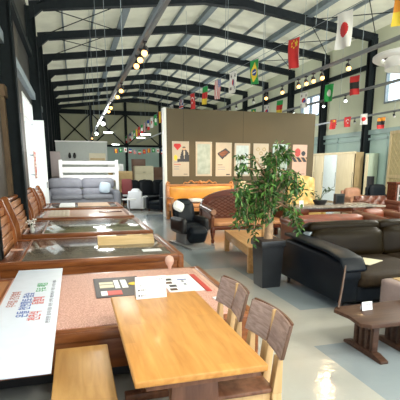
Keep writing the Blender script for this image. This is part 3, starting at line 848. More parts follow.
bpy.data.objects['paper_sheet'].rotation_euler = (0, 0, .5)

# ------------------------------------------------------------------ ficus in black pot
r = thing('potted_tree', 'tall leafy green weeping fig in a tapered black square pot', 'plant', (2.65, 5.66, 0), .03)
b = BM(); lathe(b, [(.14, 0), (.145, .02), (.17, .62), (.17, .625)], seg=4); box(b, -.19, .19, -.19, .19, .6, .69, r=.008); obj('pot', b, 'pot', r)
b = BM(); box(b, -.175, .175, -.175, .175, .69, .7); obj('soil', b, 'soil', r)
b = BM()
trunk = [(0, 0, .69), (.01, 0, .85), (.0, .01, 1.05), (-.01, 0, 1.25), (.0, 0, 1.45), (.02, 0, 1.7)]
tube(b, trunk, [.07, .06, .055, .05, .038, .02], 10)
tips = []
random.seed(11)
for i in range(34):
    z0 = .95+random.random()*.65
    a = random.random()*2*PI; rad = .2+random.random()*.42
    if z0 > 1.5: rad *= .8
    zt = min(2.0, z0+.15+random.random()*.25)
    if random.random() < .5: zt = z0-.0+random.random()*.15
    e = Vector((math.cos(a)*rad, math.sin(a)*rad*.8, zt)); s = Vector((0, 0, z0)); m_ = (s+e)/2+Vector((0, 0, .1))
    d_ = e+Vector((math.cos(a)*.06, math.sin(a)*.06, -.18-.2*random.random()))
    tube(b, [s, m_, e, d_], [.016, .01, .006, .003], 5); tips += [(m_, e), (e, d_), (e, d_)]
for (ax, az, ex, ez) in ((0, 1.5, -.42, 1.72), (0, 1.5, .1, 2.06), (0, 1.6, .3, 2.0), (0, 1.35, -.5, 1.35), (0, 1.4, .45, 1.55), (0, 1.2, .42, 1.0), (0, 1.3, -.45, 1.0)):
    s = Vector((ax, 0, az)); e = Vector((ex, 0, ez)); m_ = (s+e)/2+Vector((0, 0, .06)); tube(b, [s, m_, e], [.012, .008, .004], 5); tips += [(m_, e), (m_, e), (s, m_)]
obj('branches', b, 'bark', r, 60)
def leaf(bm, p, d, up, ln, wd, mi=0):
    d = d.normalized(); sd = d.cross(up)
    if sd.length < .05: sd = d.cross(Vector((1, 0, 0)))
    sd.normalize(); nrm = sd.cross(d)
    P = [p, p+d*ln*.35+sd*wd/2+nrm*.004, p+d*ln*.75+sd*wd*.35, p+d*ln-nrm*.01, p+d*ln*.75-sd*wd*.35, p+d*ln*.35-sd*wd/2+nrm*.004, p+d*ln*.4-nrm*.008, p+d*ln*.75-nrm*.008]
    v = [bm.verts.new(q) for q in P]
    for f in ((0, 1, 6), (1, 2, 7, 6), (2, 3, 7), (3, 4, 7), (4, 5, 6, 7), (5, 0, 6)):
        bm.faces.new([v[k] for k in f]).material_index = mi
b = BM()
for (a, c) in tips:
    for k in range(17):
        t = random.random(); p = a.lerp(c, t)+Vector((random.gauss(0, .035), random.gauss(0, .035), random.gauss(0, .03)))
        d = Vector((random.gauss(0, .7), random.gauss(0, .7), -.6+random.gauss(0, .45)))
        leaf(b, p, d, Vector((random.gauss(0, .4), random.gauss(0, .4), 1)), .075+random.random()*.035, .03+random.random()*.014, 1 if random.random() < .4 else 0)
fo = obj('foliage', b, ['leaf', 'leaf_lt'], r, 0)

# ------------------------------------------------------------------ low pine table behind the pot
r = thing('low_table', 'orange pine low table with framed rails, behind the black plant pot', 'table', (3.2, 7.35, 0), -.14)
b = BM(); box(b, -.38, .38, -1.02, 1.02, .40, .425, r=.004); obj('tabletop', b, 'ltable', r)
for s in (-1, 1):
    b = BM(); box(b, s*.38-.02, s*.38+.02, -1.02, 1.02, .28, .43, r=.004); obj('side_rail', b, 'ltable', r)
    b = BM(); box(b, -.36, .36, s*1.0-.02, s*1.0+.02, .28, .43, r=.004); obj('end_rail', b, 'ltable', r)
    for t in (-1, 1):
        b = BM(); box(b, s*.36-.045, s*.36+.045, t*.97-.05, t*.97+.05, 0, .435, r=.006); obj('leg', b, 'ltable', r)
r = thing('display_post', 'upright orange pine board standing between plant pot and black sofa', 'post', (2.93, 6.3, 0))
b = BM(); box(b, -.09, .09, -.03, .03, .03, .93, r=.008); obj('board', b, 'ltable', r)
b = BM(); box(b, -.12, .12, -.1, .1, 0, .03, r=.005); obj('foot', b, 'ltable', r)

# ------------------------------------------------------------------ arched lattice-back bench
r = thing('carved_bench', 'mahogany bench with arched diamond-lattice back and rolled arms', 'bench', (3.97, 9.75, 0))
BWd = 2.1
def arch(u, hmin, hmax): return hmin+(hmax-hmin)*math.sin(PI*min(max(u, 0), 1))**.42
b = BM(); n = 28; outer = []; 
po = [(-BWd/2+BWd*i/n, arch(i/n, .8, 1.2)) for i in range(n+1)]
pi_ = [(-BWd/2+.1+(BWd-.2)*i/n, arch(i/n, .72, 1.06)) for i in range(n+1)]
def band(bm, A, B, y0, y1):
    for i in range(len(A)-1):
        t = BM(); vs = []
        for y in (y0, y1):
            vs += [t.verts.new((A[i][0], y, A[i][1])), t.verts.new((A[i+1][0], y, A[i+1][1])), t.verts.new((B[i+1][0], y, B[i+1][1])), t.verts.new((B[i][0], y, B[i][1]))]
        for f in ((0, 1, 2, 3), (4, 5, 6, 7), (0, 1, 5, 4), (2, 3, 7, 6), (1, 2, 6, 5), (0, 3, 7, 4)): t.faces.new([vs[k] for k in f])
        merge(bm, t)
band(b, po, pi_, .4, .52)
box(b, -BWd/2, -BWd/2+.1, .4, .52, 0, .8); box(b, BWd/2-.1, BWd/2, .4, .52, 0, .8); box(b, -BWd/2, BWd/2, .41, .51, .42, .52)
obj('back_frame', b, 'mahog', r)
b = BM(); band(b, pi_, [(x, .5) for x, z in pi_], .44, .48); bk = obj('back_panel', b, 'lattice_lth', r)
b = BM()
for s in (-1, 1):
    for k in range(-12, 13):
        x0 = k*.16; pts = []
        for q in range(24):
            x = x0+s*(q-12)*.05; z = .52+q*.026*1.0
            u = (x+BWd/2-.1)/(BWd-.2)
            if 0.01 < u < .99 and z < arch(u, .72, 1.06)-.01: pts.append((x, .432, z))
        if len(pts) > 1: tube(b, [pts[0], pts[-1]], .009, 5)
obj('lattice', b, 'mahog', bk)
b = BM(); box(b, -BWd/2+.05, BWd/2-.05, -.42, .42, .3, .38, r=.01); obj('seat_rail', b, 'mahog', r)
b = BM(); soft(b, -BWd/2+.1, BWd/2-.1, -.4, .4, .38, .48, .03, .01); obj('seat_cushion', b, 'orange_seat', r, 180)
for s in (-1, 1):
    x = s*(BWd/2-.06)
    b = BM(); prism(b, [(-.38, .3), (.42, .3), (.42, .78), (.1, .7), (-.3, .66), (-.42, .6)], 'x', x-.04, x+.04, r=.01); a = obj('arm_panel', b, 'armbrown', r)
    b = BM(); cyl(b, (x, -.46, .72), (x, .4, .78), .075, .075, 16); obj('arm_roll', b, 'armbrown', a)
    b = BM(); cyl(b, (x, -.475, .72), (x, -.46, .72), .06, .06, 16); obj('arm_roll_cap', b, 'tan_lth', a)
    for y in (-.4, .4):
        b = BM(); lathe(b, [(.03, 0), (.045, .05), (.03, .1), (.05, .2), (.06, .3), (.045, .36)], (x, y, 0), 12); obj('leg', b, 'mahog', r)

# ------------------------------------------------------------------ golden bench against the partition
r = thing('golden_bench', 'carved wooden bench with golden leather back, against taupe partition', 'bench', (4.15, 14.25, 0))
hw = 1.2
b = BM(); soft(b, -hw+.08, hw-.08, .12, .3, .62, 1.1, .07, .02); obj('back_cushion', b, 'gold', r, 180)
b = BM()
box(b, -hw, -hw+.1, .1, .34, 0, 1.1, r=.015); box(b, hw-.1, hw, .1, .34, 0, 1.1, r=.015); box(b, -hw, hw, .14, .34, 1.08, 1.16, r=.015); box(b, -hw, hw, .2, .34, .42, .64, r=.01)
obj('back_frame', b, 'gold_wood', r)
b = BM()
for s in (-1, 1):      # scrolls of the crest and corner finials
    pts = [(s*(.05+.55*t), .22, 1.17+.09*math.sin(PI*t)*(1-.3*t)+.03*math.sin(5*PI*t)) for t in [i/14 for i in range(15)]]
    tube(b, pts, [.035-.015*i/14 for i in range(15)], 8)
    sp = [(s*(1.12+.07*math.cos(a)*(1-a/9)), .22, 1.17+.07*math.sin(a)*(1-a/9)) for a in [k*.5 for k in range(14)]]
    tube(b, sp, .022, 6)
    lathe(b, [(.03, 1.1), (.05, 1.16), (.03, 1.22), (.01, 1.27)], (s*(hw-.05), .22, 0), 10)
t = bmesh.new(); bmesh.ops.create_uvsphere(t, u_segments=12, v_segments=8, radius=.07); merge(b, t, T(0, .22, 1.22))
obj('carved_crest', b, 'gold_wood', r, 60)
b = BM(); soft(b, -hw+.06, hw-.06, -.55, .12, .42, .56, .04, .015); obj('seat_cushion', b, 'orange_seat', r, 180)
b = BM(); box(b, -hw+.04, hw-.04, -.56, .1, .3, .42, r=.01); obj('seat_rail', b, 'gold_wood', r)
for s in (-1, 1):
    b = BM(); box(b, s*(hw-.05)-.05, s*(hw-.05)+.05, -.58, .1, .7, .76, r=.015); box(b, s*(hw-.05)-.04, s*(hw-.05)+.04, -.56, -.48, .3, .7, r=.01); obj('armrest', b, 'gold_wood', r)
    b = BM(); lathe(b, [(.03, 0), (.05, .06), (.04, .15), (.06, .3)], (s*(hw-.06), -.5, 0), 12); obj('leg', b, 'gold_wood', r)
b = BM(); soft(b, -.2, .2, -.25, .25, 0, .1, .04, .02); tag(obj('folded_towel', b, 'white', None, 180, loc=(3.85, 13.95, .6)), 'folded white towel on seat of golden bench', 'towel')

# table lamp on a pedestal behind the plant
r = thing('table_lamp', 'small lamp with cream shade on stand between benches', 'lamp', (5.62, 14.2, 0))
b = BM(); lathe(b, [(.16, 0), (.16, .03), (.03, .06), (.03, .8), (.09, .83), (.1, .95), (.03, 1.0)], seg=16); obj('stand', b, 'mahog', r)
b = BM(); lathe(b, [(.17, .98), (.1, 1.25)], seg=20); obj('lamp_shade', b, 'shade', r, 60)

# ------------------------------------------------------------------ black massage chair with towel
r = thing('massage_chair', 'bulky black chair with white cloth on grey base, left of lattice bench', 'chair', (2.42, 9.35, 0), .2)
b = BM(); box(b, -.28, .28, -.7, .5, 0, .04, r=.01); obj('base_plate', b, 'grey_plate', r)
b = BM(); box(b, -.2, .0, -.25, .3, .04, .3, r=.02); obj('pedestal', b, 'grey_plate', r)
b = BM(); soft(b, -.26, .26, -.3, .28, .28, .48, .08, .03); obj('seat', b, 'black_lth', r, 180)
b = BM(); soft(b, -.24, .24, -.1, .1, -.25, .3, .09, .03, mtx=T(0, .28, .66) @ R(-.25, 'X')); soft(b, -.17, .17, -.07, .07, -.08, .1, .06, .02, mtx=T(0, .3, .9) @ R(-.3, 'X')); obj('backrest', b, 'black_lth', r, 180)
for s in (-1, 1):
    b = BM(); soft(b, s*.27-.07, s*.27+.07, -.34, .3, .3, .62, .06, .02); obj('armrest', b, 'black', r, 180)
b = BM(); soft(b, -.2, .2, -.12, .12, -.22, .12, .07, .02, mtx=T(0, -.42, .32) @ R(.5, 'X')); obj('leg_rest', b, 'black_lth', r, 180)
b = BM(); soft(b, -.28, -.06, -.03, .03, -.1, .1, .03, .02, mtx=T(-.02, .16, .78) @ R(-.35, 'X') @ R(.5, 'Y')); obj('cloth', b, 'white', r, 180)

# ------------------------------------------------------------------ middle right: rust sofa, marble table, chairs
def sofa(label, x, y, w, dpt, hb, hs, ms, rz=0, tuft=False, arm='roll', group=None, nseat=2, nm='sofa', cat='sofa', hseat=.42):
    r = thing(nm, label, cat, (x, y, 0), rz, group)
    b = BM(); box(b, -w/2+.04, w/2-.04, -dpt/2+.04, dpt/2-.04, .08, .26, r=.01); obj('base', b, ms, r)
    aw = .16
    sw = (w-2*aw)/nseat
    for i in range(nseat):
        b = BM(); soft(b, -w/2+aw+i*sw+.004, -w/2+aw+(i+1)*sw-.004, -dpt/2, dpt/2-.2, .26, hseat, .05, .02); obj('seat_cushion', b, ms, r, 180)
    if tuft:
        b = BM(); nx, nz = 40, 14
        vs = [[None]*(nz+1) for _ in range(nx+1)]
        for side, yy in ((0, dpt/2-.2), ):
            for i in range(nx+1):
                for j in range(nz+1):
                    u, v = i/nx, j/nz
                    X = (u-.5)*(w-.12); Z = hseat-.06+(hb-hseat+.06)*v
                    A = (X/.16+Z/.14)*PI; B_ = (X/.16-Z/.14)*PI
                    bul = .05*math.sqrt(abs(math.sin(A/2)*math.sin(B_/2)))
                    vs[i][j] = b.verts.new((X, yy-bul+.12*v, Z+(.0 if not arm == 'wing' else .08*math.sin(PI*u)*v)))
            for i in range(nx):
                for j in range(nz): b.faces.new([vs[i][j], vs[i+1][j], vs[i+1][j+1], vs[i][j+1]])
        bk = obj('tufted_back', b, ms, r, 180)
        b = BM(); prism(b, [(dpt/2-.2, .26), (dpt/2, .26), (dpt/2+.02, hb), (dpt/2-.08, hb)], 'x', -w/2+.05, w/2-.05, r=.015); obj('back_frame', b, ms, r, 60)
        b = BM()
        for i in range(1, int((w-.1)/.16)):
            for j in range(3):
                X = -w/2+.06+i*.16+(j % 2)*.08; Z = hseat+.1+j*.14
                if X < w/2-.1 and Z < hb-.04: cyl(b, (X, dpt/2-.22+.1*(Z-hseat), Z), (X, dpt/2-.2+.1*(Z-hseat), Z), .013, seg=8)
        obj('buttons', b, hs, bk)
    else:
        for i in range(nseat):
            b = BM(); soft(b, -sw/2+.004, sw/2-.004, -.1, .1, -.24, (hb-hseat)-.2, .08, .03, mtx=T(-w/2+aw+(i+.5)*sw, dpt/2-.16, hseat+.2) @ R(-.12, 'X')); obj('back_cushion', b, ms, r, 180)
        b = BM(); box(b, -w/2+.06, w/2-.06, dpt/2-.1, dpt/2, .1, hb-.08, r=.03); obj('back_frame', b, ms, r, 60)
    for s in (-1, 1):
        b = BM(); xx = s*(w/2-aw/2)
        soft(b, xx-aw/2, xx+aw/2, -dpt/2+.01, dpt/2-.02, .08, hseat+.15, .05, .01)
        if arm == 'roll': cyl(b, (xx+s*.02, -dpt/2, hseat+.17), (xx+s*.02, dpt/2-.05, hseat+.2), .09, seg=14)
        obj('armrest', b, hs, r, 60)
        for t in (-1, 1):
            b = BM(); cyl(b, (s*(w/2-.1), t*(dpt/2-.1), 0), (s*(w/2-.1), t*(dpt/2-.1), .09), .025, .035, 10); obj('foot', b, 'mahog', r)
    return r
sofa('long rust leather sofa seen just over the black sofa back', 5.25, 8.0, 2.1, .85, .69, 'armbrown', 'rust_lth', nseat=1)
sofa('mustard yellow button-tufted armchair right of the tall plant', 6.6, 11.6, 1.0, .8, 1.4, 'tuft_yel', 'tuft_yel', tuft=True, arm='wing', nseat=1, nm='armchair', cat='armchair', hseat=.5)
sofa('dark brown button-tufted leather sofa left of glass cabinet', 9.15, 11.6, 1.25, .85, .82, 'brn_tuft', 'brn_tuft', tuft=True, nseat=2)
sofa('tan leather sofa behind the marble table, before the wardrobe', 10.0, 13.9, .95, .8, .96, 'tan_lth', 'tan_lth', nseat=1, nm='armchair', cat='armchair')
sofa('black leather armchair behind the brown tufted sofa', 11.1, 13.9, 1.0, .8, 1.07, 'black_lth', 'black_lth', nseat=1, nm='armchair', cat='armchair')
sofa('brown armchair with rolled top right of rust sofa', 6.85, 8.6, .9, .8, .72, 'armbrown', 'rust_lth', nseat=1, nm='armchair', cat='armchair')

r = thing('display_table', 'dark dining table with grey marble top in middle right', 'table', (6.5, 10.15, 0))
b = BM(); box(b, -1.35, 1.35, -.55, .55, .70, .74, r=.012); obj('tabletop', b, 'marble', r)
b = BM(); box(b, -1.25, 1.25, -.45, .45, .6, .6995, r=.005); obj('apron', b, 'mahog', r)
for sx in (-1.15, 1.15):
    for sy in (-.4, .4):
        b = BM(); lathe(b, [(.04, 0), (.06, .1), (.04, .2), (.07, .45), (.05, .6)], (sx, sy, 0), 12); obj('leg', b, 'mahog', r)
def stool(x, y, label, ms='redfab'):
    r = thing('dining_stool', label, 'stool', (x, y, 0), 0, 'dark stools at the marble table')
    b = BM(); soft(b, -.2, .2, -.2, .2, .42, .5, .03, .01); obj('seat', b, ms, r, 180)
    b = BM(); box(b, -.18, .18, .17, .2, .5, .72, r=.01); obj('backrest', b, 'mahog', r)
    for sx in (-.16, .16):
        for sy in (-.16, .16): bb = BM(); box(bb, sx-.02, sx+.02, sy-.02, sy+.02, 0, .42); obj('leg', bb, 'mahog', r)
    return r
stool(5.3, 9.25, 'low-backed dark red stool at left front of marble table')
stool(6.9, 9.25, 'low-backed dark red stool at middle front of marble table')
stool(7.5, 9.25, 'low-backed dark red stool at right front of marble table')
# things on the marble table
r = thing('table_plant', 'small potted plant with few dark leaves on marble table', 'plant', (6.3, 10.3, .7405))
b = BM(); lathe(b, [(.14, 0), (.19, .1), (.19, .12)], seg=16); obj('pot', b, 'black', r)
b = BM()
st = [((0, 0, .12), (-.12, 0, .28), (-.26, 0, .33)), ((0, 0, .12), (.06, 0, .3), (.14, 0, .42)), ((0, 0, .12), (.12, 0, .3), (.3, 0, .4)), ((0, 0, .12), (-.03, .02, .25), (-.1, .05, .2))]
for p in st: tube(b, p, .008, 5)
obj('stems', b, 'leaf_dk', r)
b = BM()
for p in st:
    for k in range(7): leaf(b, Vector(p[2])+Vector((random.gauss(0, .03), random.gauss(0, .03), random.gauss(0, .02))), Vector((random.gauss(0, 1), random.gauss(0, .5), random.gauss(-.2, .5))), Vector((0, 0, 1)), .14, .06)
obj('leaves', b, 'leaf_dk', r, 0)
r = thing('black_box', 'square black box standing on marble table', 'box', (6.95, 10.4, .7405))
b = BM(); box(b, -.14, .14, -.06, .06, 0, .27, r=.006); obj('body', b, 'black', r); b = BM(); box(b, -.1, .1, -.064, -.06, .04, .22); obj('front_panel', b, 'steel_rafter', r)
b = BM(); box(b, -.06, .06, -.002, .002, 0, .16, mtx=R(-.15, 'X')); tag(obj('menu_card', b, 'paper', None, loc=(5.45, 9.75, .742)), 'small white standing card at left end of marble table', 'card')

# ------------------------------------------------------------------ glass cabinet, wardrobes, lattice screen on the right
r = thing('glass_cabinet', 'dark red wood display cabinet with glass door at right edge', 'cabinet', (10.28, 11.9, 0))
b = BM(); box(b, -.42, .42, -.22, .22, 0, .12); box(b, -.42, .42, -.22, .22, 1.18, 1.26, r=.01); box(b, -.4, -.34, -.2, .2, .12, 1.18); box(b, .34, .4, -.2, .2, .12, 1.18); box(b, -.34, .34, .18, .2, .12, 1.18)
obj('body', b, 'mahog', r)
for z in (.42, .8): bb = BM(); box(bb, -.335, .335, -.17, .175, z, z+.02); obj('shelf', bb, 'white', r)
b = BM()
for x in (-.34, .29): box(b, x, x+.05, -.23, -.205, .13, 1.17)
for z in (.13, 1.12): box(b, -.289, .289, -.23, -.205, z, z+.05)
dr = obj('door', b, 'pinkgrey', r); b = BM(); box(b, -.288, .288, -.221, -.215, .181, 1.119); obj('pane', b, 'cabglass', dr)
for i, (x, z) in enumerate(((-.18, .82), (.02, .82), (.2, .82), (-.15, .44), (.1, .44))):
    b = BM(); lathe(b, [(.03, 0), (.05, .08), (.05, .16), (.02, .2), (.025, .24)], seg=12)
    tag(obj('ceramic_jar', b, 'white', None, 60, loc=(10.28+x, 11.88, z+.001)), 'white ceramic jar inside the glass display cabinet', 'jar', 'white jars in the display cabinet')

r = thing('wardrobe', 'wide cream sliding wardrobe with pale glass middle door, by right wall', 'wardrobe', (12.45, 17.6, 0))
b = BM(); box(b, .05, .46, 0, .03, 0, 2.42); box(b, .05, .46, 4.5, 4.53, 0, 2.42); box(b, .05, .46, .03, 4.5, 2.38, 2.42); box(b, .43, .46, .03, 4.5, .06, 2.38); box(b, .05, .46, .03, 4.5, 0, .06)
obj('carcass', b, 'door_side', r)
for ya, yb, m in ((.06, 1.44, 'cream_door'), (1.44, 2.62, 'mirror_door'), (2.62, 3.5, 'cream_door'), (3.5, 4.48, 'cream_door')):
    b = BM(); box(b, .0, .045, ya+.02, yb-.02, .07, 2.34, r=.006); d = obj('door', b, m, r)
    b = BM(); box(b, -.012, 0, ya+.03, ya+.05, .8, 1.5); obj('handle', b, 'chrome', d)
b = BM(); box(b, -.02, .06, 0, 4.53, 2.34, 2.45, r=.008); obj('cornice', b, 'cream_door', r)
r = thing('storage_panel', 'sage green upright panel standing beside the cream wardrobe', 'panel', (12.98, 16.95, 0))
b = BM(); box(b, -.27, .2, -.05, .25, .03, 2.35, r=.01); obj('body', b, 'sage', r); b = BM(); box(b, -.29, -.27, .0, .2, .1, 2.3); obj('front', b, 'cream_door', r); b = BM(); box(b, -.25, .18, -.03, .23, 0, .03); obj('plinth', b, 'black', r)
r = thing('wooden_screen', 'tall ash-framed screen with diamond pattern at far right', 'screen', (12.75, 13.3, 0))
b = BM()
for y in (0, 1.15, 2.3): box(b, -.03, .03, y, y+.12, 0, 3.2)
for z in (0, 1.3, 3.08): box(b, -.029, .029, .12, 2.3, z, z+.12)
obj('frame', b, 'lattice', r)
b = BM(); box(b, .0, .015, .12, 2.3, .12, 3.08); pn = obj('panel', b, 'lattice_in', r)
b = BM()
for k in range(-10, 12):
    for s in (-1, 1):
        pts = []
        for q in range(60):
            y = k*.24+s*(q-30)*.04+1.2; z = .14+q*.05
            if .13 < y < 2.29 and z < 3.07: pts.append((-.01, y, z))
        if len(pts) > 1: tube(b, [pts[0], pts[-1]], .010, 4)
obj('lattice', b, 'lattice', pn)
b = BM(); box(b, -.12, .12, -.1, .1, 0, 1.35, r=.01); tag(obj('speaker_box', b, 'black', None, loc=(12.4, 16.3, 0)), 'narrow black upright box against right wall behind armchairs', 'box')

# ------------------------------------------------------------------ rear left: grey sofa, white rail bed, boards
r = thing('recliner_sofa', 'wide grey leather two-part sofa with padded backs, behind the beds', 'sofa', (.28, 19.0, 0))
b = BM(); soft(b, -1.35, 1.35, -.45, .5, .08, .45, .06, .0); obj('base', b, 'grey_lth', r, 180)
for x in (-1.2, 1.2):
    for y in (-.35, .4): bb = BM(); cyl(bb, (x, y, 0), (x, y, .1), .03, seg=10); obj('foot', bb, 'black', r)
for s in (-1, 1):
    b = BM(); soft(b, min(0, s*1.25)+.01, max(0, s*1.25)-.01, -.5, .25, .42, .62, .08, .02); obj('seat_cushion', b, 'grey_lth', r, 180)
    b = BM(); soft(b, s*.67-.65, s*.67+.65, .1, .4, .55, .86, .1, .03); obj('back_cushion', b, 'grey_lth', r, 180)
    b = BM(); soft(b, s*.67-.66, s*.67+.66, .14, .42, .84, 1.27, .11, .03); obj('headrest', b, 'grey_lth', r, 180)
    b = BM(); soft(b, s*1.4-.15, s*1.4+.15, -.5, .45, .08, .78, .1, .01); obj('armrest', b, 'grey_lth', r, 180)
b = BM(); soft(b, -.2, .2, -.05, .05, -.2, .2, .04, .03, mtx=R(-.25, 'X') @ R(.15, 'Y')); tag(obj('cushion', b, 'cushion', None, 180, loc=(1.2, 18.7, .9)), 'pale blue square cushion leaning on right end of grey sofa', 'cushion')

r = thing('rail_bed', 'white bunk bed end with wide horizontal rails, behind grey sofa', 'bed', (.64, 20.0, 0))
for s in (-1, 1):
    b = BM(); box(b, s*1.2-.07, s*1.2+.07, -.06, .06, 0, 2.05, r=.01); obj('post', b, 'white', r)
    b = BM(); box(b, s*1.2-.06, s*1.2+.06, 1.2, 1.3, 0, 1.6, r=.01); obj('post', b, 'white', r)
for z0, z1 in ((1.85, 2.0), (1.5, 1.74), (1.15, 1.4), (.5, .75)):
    b = BM(); box(b, -1.13, 1.13, -.04, .04, z0, z1, r=.008); obj('rail', b, 'white', r)
for s in (-1, 1):
    b = BM(); box(b, s*1.2-.03, s*1.2+.03, .06, 1.2, 1.2, 1.4); obj('side_rail', b, 'white', r)
b = BM(); box(b, -1.15, 1.15, .06, 1.3, 1.1, 1.18); obj('mattress_base', b, 'bolster', r)

r = thing('display_wall', 'large pale grey display board with yellow lit picture at rear left', 'board', (.45, 24, 0))
b = BM(); box(b, -1.3, 1.3, 0, .12, 0, 3.02, r=.005); obj('panel', b, 'greyboard', r)
b = BM(); box(b, -1.32, 1.32, -.02, .14, 3.02, 3.08); obj('cap', b, 'white', r)
b = BM(); box(b, .35, 1.2, -.03, -.005, 2.08, 2.46); p = obj('picture', b, 'yellow', r); p.data.materials[0] = M['cream_card']
b = BM(); box(b, .4, 1.15, -.035, -.031, 2.12, 2.2); obj('picture_band', b, 'tan_card', p)
for x in (-.62, -.38):
    b = BM(); lathe(b, [(.05, 0), (.08, .1), (.05, .24), (.03, .28)], (x, -.07, 2.2), 10); obj('sconce', b, 'black', r)
r = thing('pink_grey_board', 'pinkish grey upright board beside left window column', 'board', (-.86, 22.2, 0))
b = BM(); box(b, -.26, .26, 0, .08, .03, 2.47, r=.005); obj('panel', b, 'pinkgrey', r); b = BM(); box(b, -.3, .3, -.12, .2, 0, .03); obj('foot', b, 'steel_grey', r)
# chart on the left wall
def chart(u, v):
    if ell(u, v, .6, .7, .25, .1) or (.1 < u < .9 and .88 < v < .96) or ell(u, v, .5, .3, .3, .12): return 1
    return 2 if int(v*24) % 3 == 0 and .15 < u < .8 else 0
r = thing('wall_chart', 'small red and white chart hanging by left window', 'poster', (XL+.2, 14.75, 1.38), PI/2)
pattern_panel('printed_panel', .75, .84, 16, 24, chart, ['pink_rim', 'ink_red', 'ink_brown'], r, .02)
b = BM(); box(b, -.38, .38, .02, .15, .1, .12); box(b, -.38, .38, .02, .15, .7, .72); obj('bracket', b, 'steel_grey', r)

# ------------------------------------------------------------------ rear middle furniture
sofa('white leather armchair on thin legs in rear aisle', 2.45, 17.9, .7, .75, .86, 'white_lth', 'white_lth', rz=2.7, nseat=1, nm='armchair', cat='armchair', arm='flat')
sofa('black leather recliner armchair left of partition edge', 3.3, 17.3, .85, .9, 1.15, 'black_lth', 'black_lth', rz=-.9, nseat=1, nm='armchair', cat='armchair', arm='flat')
sofa('long black leather sofa behind the white armchair', 3.3, 20.8, 2.4, .9, 1.12, 'black_lth', 'black_lth', nseat=3, arm='flat')
r = thing('red_chair', 'dark red side chair right of the white rail bed', 'chair', (2.32, 19.6, 0), 2.6)
b = BM(); soft(b, -.24, .24, -.24, .24, .46, .56, .04, .01); obj('seat', b, 'white_lth', r, 180)
b = BM(); soft(b, -.24, .24, .2, .28, .56, 1.22, .04, .01); obj('backrest', b, 'redfab', r, 180)
for sx in (-.2, .2):
    for sy in (-.2, .2): bb = BM(); cyl(bb, (sx, sy, 0), (sx, sy, .46), .02, seg=8); obj('leg', bb, 'mahog', r)
r = thing('side_table', 'low grey side table beside the black rear sofa', 'table', (1.98, 16.9, 0))
b = BM(); lathe(b, [(.28, .5), (.28, .53)], seg=24); obj('tabletop', b, 'white', r)
b = BM(); lathe(b, [(.18, 0), (.18, .02), (.03, .04), (.03, .5)], seg=16); obj('pedestal', b, 'chrome', r)
def cabinet(x, y, w, d, h, m, label, nd=3):
    r = thing('drawer_cabinet', label, 'cabinet', (x, y, 0))
    b = BM(); box(b, -w/2, w/2, -d/2, d/2, .05, h, r=.01); obj('body', b, m, r)
    b = BM(); box(b, -w/2+.03, w/2-.03, -d/2+.03, d/2-.03, 0, .05); obj('plinth', b, 'black', r)
    for i in range(nd):
        z0 = .1+i*(h-.15)/nd; b = BM(); box(b, -w/2+.04, w/2-.04, -d/2-.02, -d/2, z0, z0+(h-.15)/nd-.03, r=.004); q = obj('drawer', b, m, r)
        b = BM(); box(b, -.08, .08, -d/2-.035, -d/2-.02, z0+.1, z0+.12); obj('handle', b, 'chrome', q)
cabinet(2.6, 25.6, 1.0, .6, 1.45, 'tan_card', 'tan wood drawer cabinet right of white rail bed', 3)
cabinet(3.95, 26.0, 1.1, .6, 1.82, 'cream_card', 'cream drawer cabinet in middle of rear aisle', 4)
cabinet(5.1, 26.4, 1.1, .6, 1.75, 'brown_card', 'dark brown drawer cabinet beside partition edge at rear', 3)
cabinet(2.9, 29.5, 1.6, .6, 1.5, 'tan_card', 'wide tan cabinet farthest back beneath small flags', 3)
cabinet(4.3, 30.5, .9, .6, 2.3, 'brown_card', 'tall brown cabinet farthest back beneath small flags', 4)
cabinet(3.0, 34, 1.2, .6, 2.0, 'white', 'white cabinet far back near teal wall', 3)

# ------------------------------------------------------------------ track lights
def track(x, z, y0, y1, label, drop_every=3.6, w=.07):
    r = thing('light_track', label, 'light track', (x, y0, z))
    b = BM(); box(b, -w/2, w/2, 0, y1-y0, 0, .06, r=.006); box(b, -w*.28, w*.28, 0, y1-y0, -.012, 0); obj('rail', b, 'track', r)
    y = .6
    while y < y1-y0:
        b = BM(); tube(b, [(0, y, .06), (0, y, roofz(x)-z+.2)], .006, 5); y += drop_every
        obj('hanging_wire', b, 'steel_grey', r)
track(.91, 3.2, 3.8, 30.5, 'long grey light track over the beds, leftmost')
track(5.85, 4.0, 5.5, 42.0, 'grey light track above the right aisle with warm spotlights', w=.08)
track(8.6, 4.0, 8, 23.0, 'thinner grey light track nearer the right wall')
track(11.6, 3.75, 10, 25.0, 'lowest grey light track closest to right wall windows')

spot_data = {}
def spotlight(x, y, z, m, label, group, tilt=(-.75, .35), s=.75):
    key = (m, s)
    r = thing('track_spotlight', label, 'spotlight', (x, y, z), 0, group)
    if key not in spot_data:
        b = BM(); cyl(b, (0, 0, 0), (0, 0, -.1*s), .012*s, seg=8); box(b, -.03*s, .03*s, -.05*s, .05*s, -.03*s, 0); A = obj('stem', b, 'black', r)
        mt = T(0, 0, -.15*s) @ Euler((tilt[0], tilt[1], 0)).to_matrix().to_4x4()
        b = BM(); lathe(b, [(.03*s, .1*s), (.045*s, .07*s), (.055*s, -.06*s), (.055*s, -.07*s)], seg=16); bmesh.ops.transform(b, matrix=mt, verts=b.verts); B_ = obj('lamp_head', b, 'black', r)
        b = BM(); t = bmesh.new(); bmesh.ops.create_uvsphere(t, u_segments=14, v_segments=8, radius=.05*s); merge(b, t, T(0, 0, -.07*s)); bmesh.ops.transform(b, matrix=mt, verts=b.verts); C = obj('bulb', b, m, r, 180)
        spot_data[key] = (A, B_, C)
    else:
        for q in spot_data[key]:
            c = q.copy(); COL.objects.link(c); c.parent = r
    return r
for y in (5.6, 5.95, 6.3): spotlight(.91, y, 3.2, 'bulb', 'glowing warm spotlight in near cluster on left track', 'near cluster of spotlights on the left track')
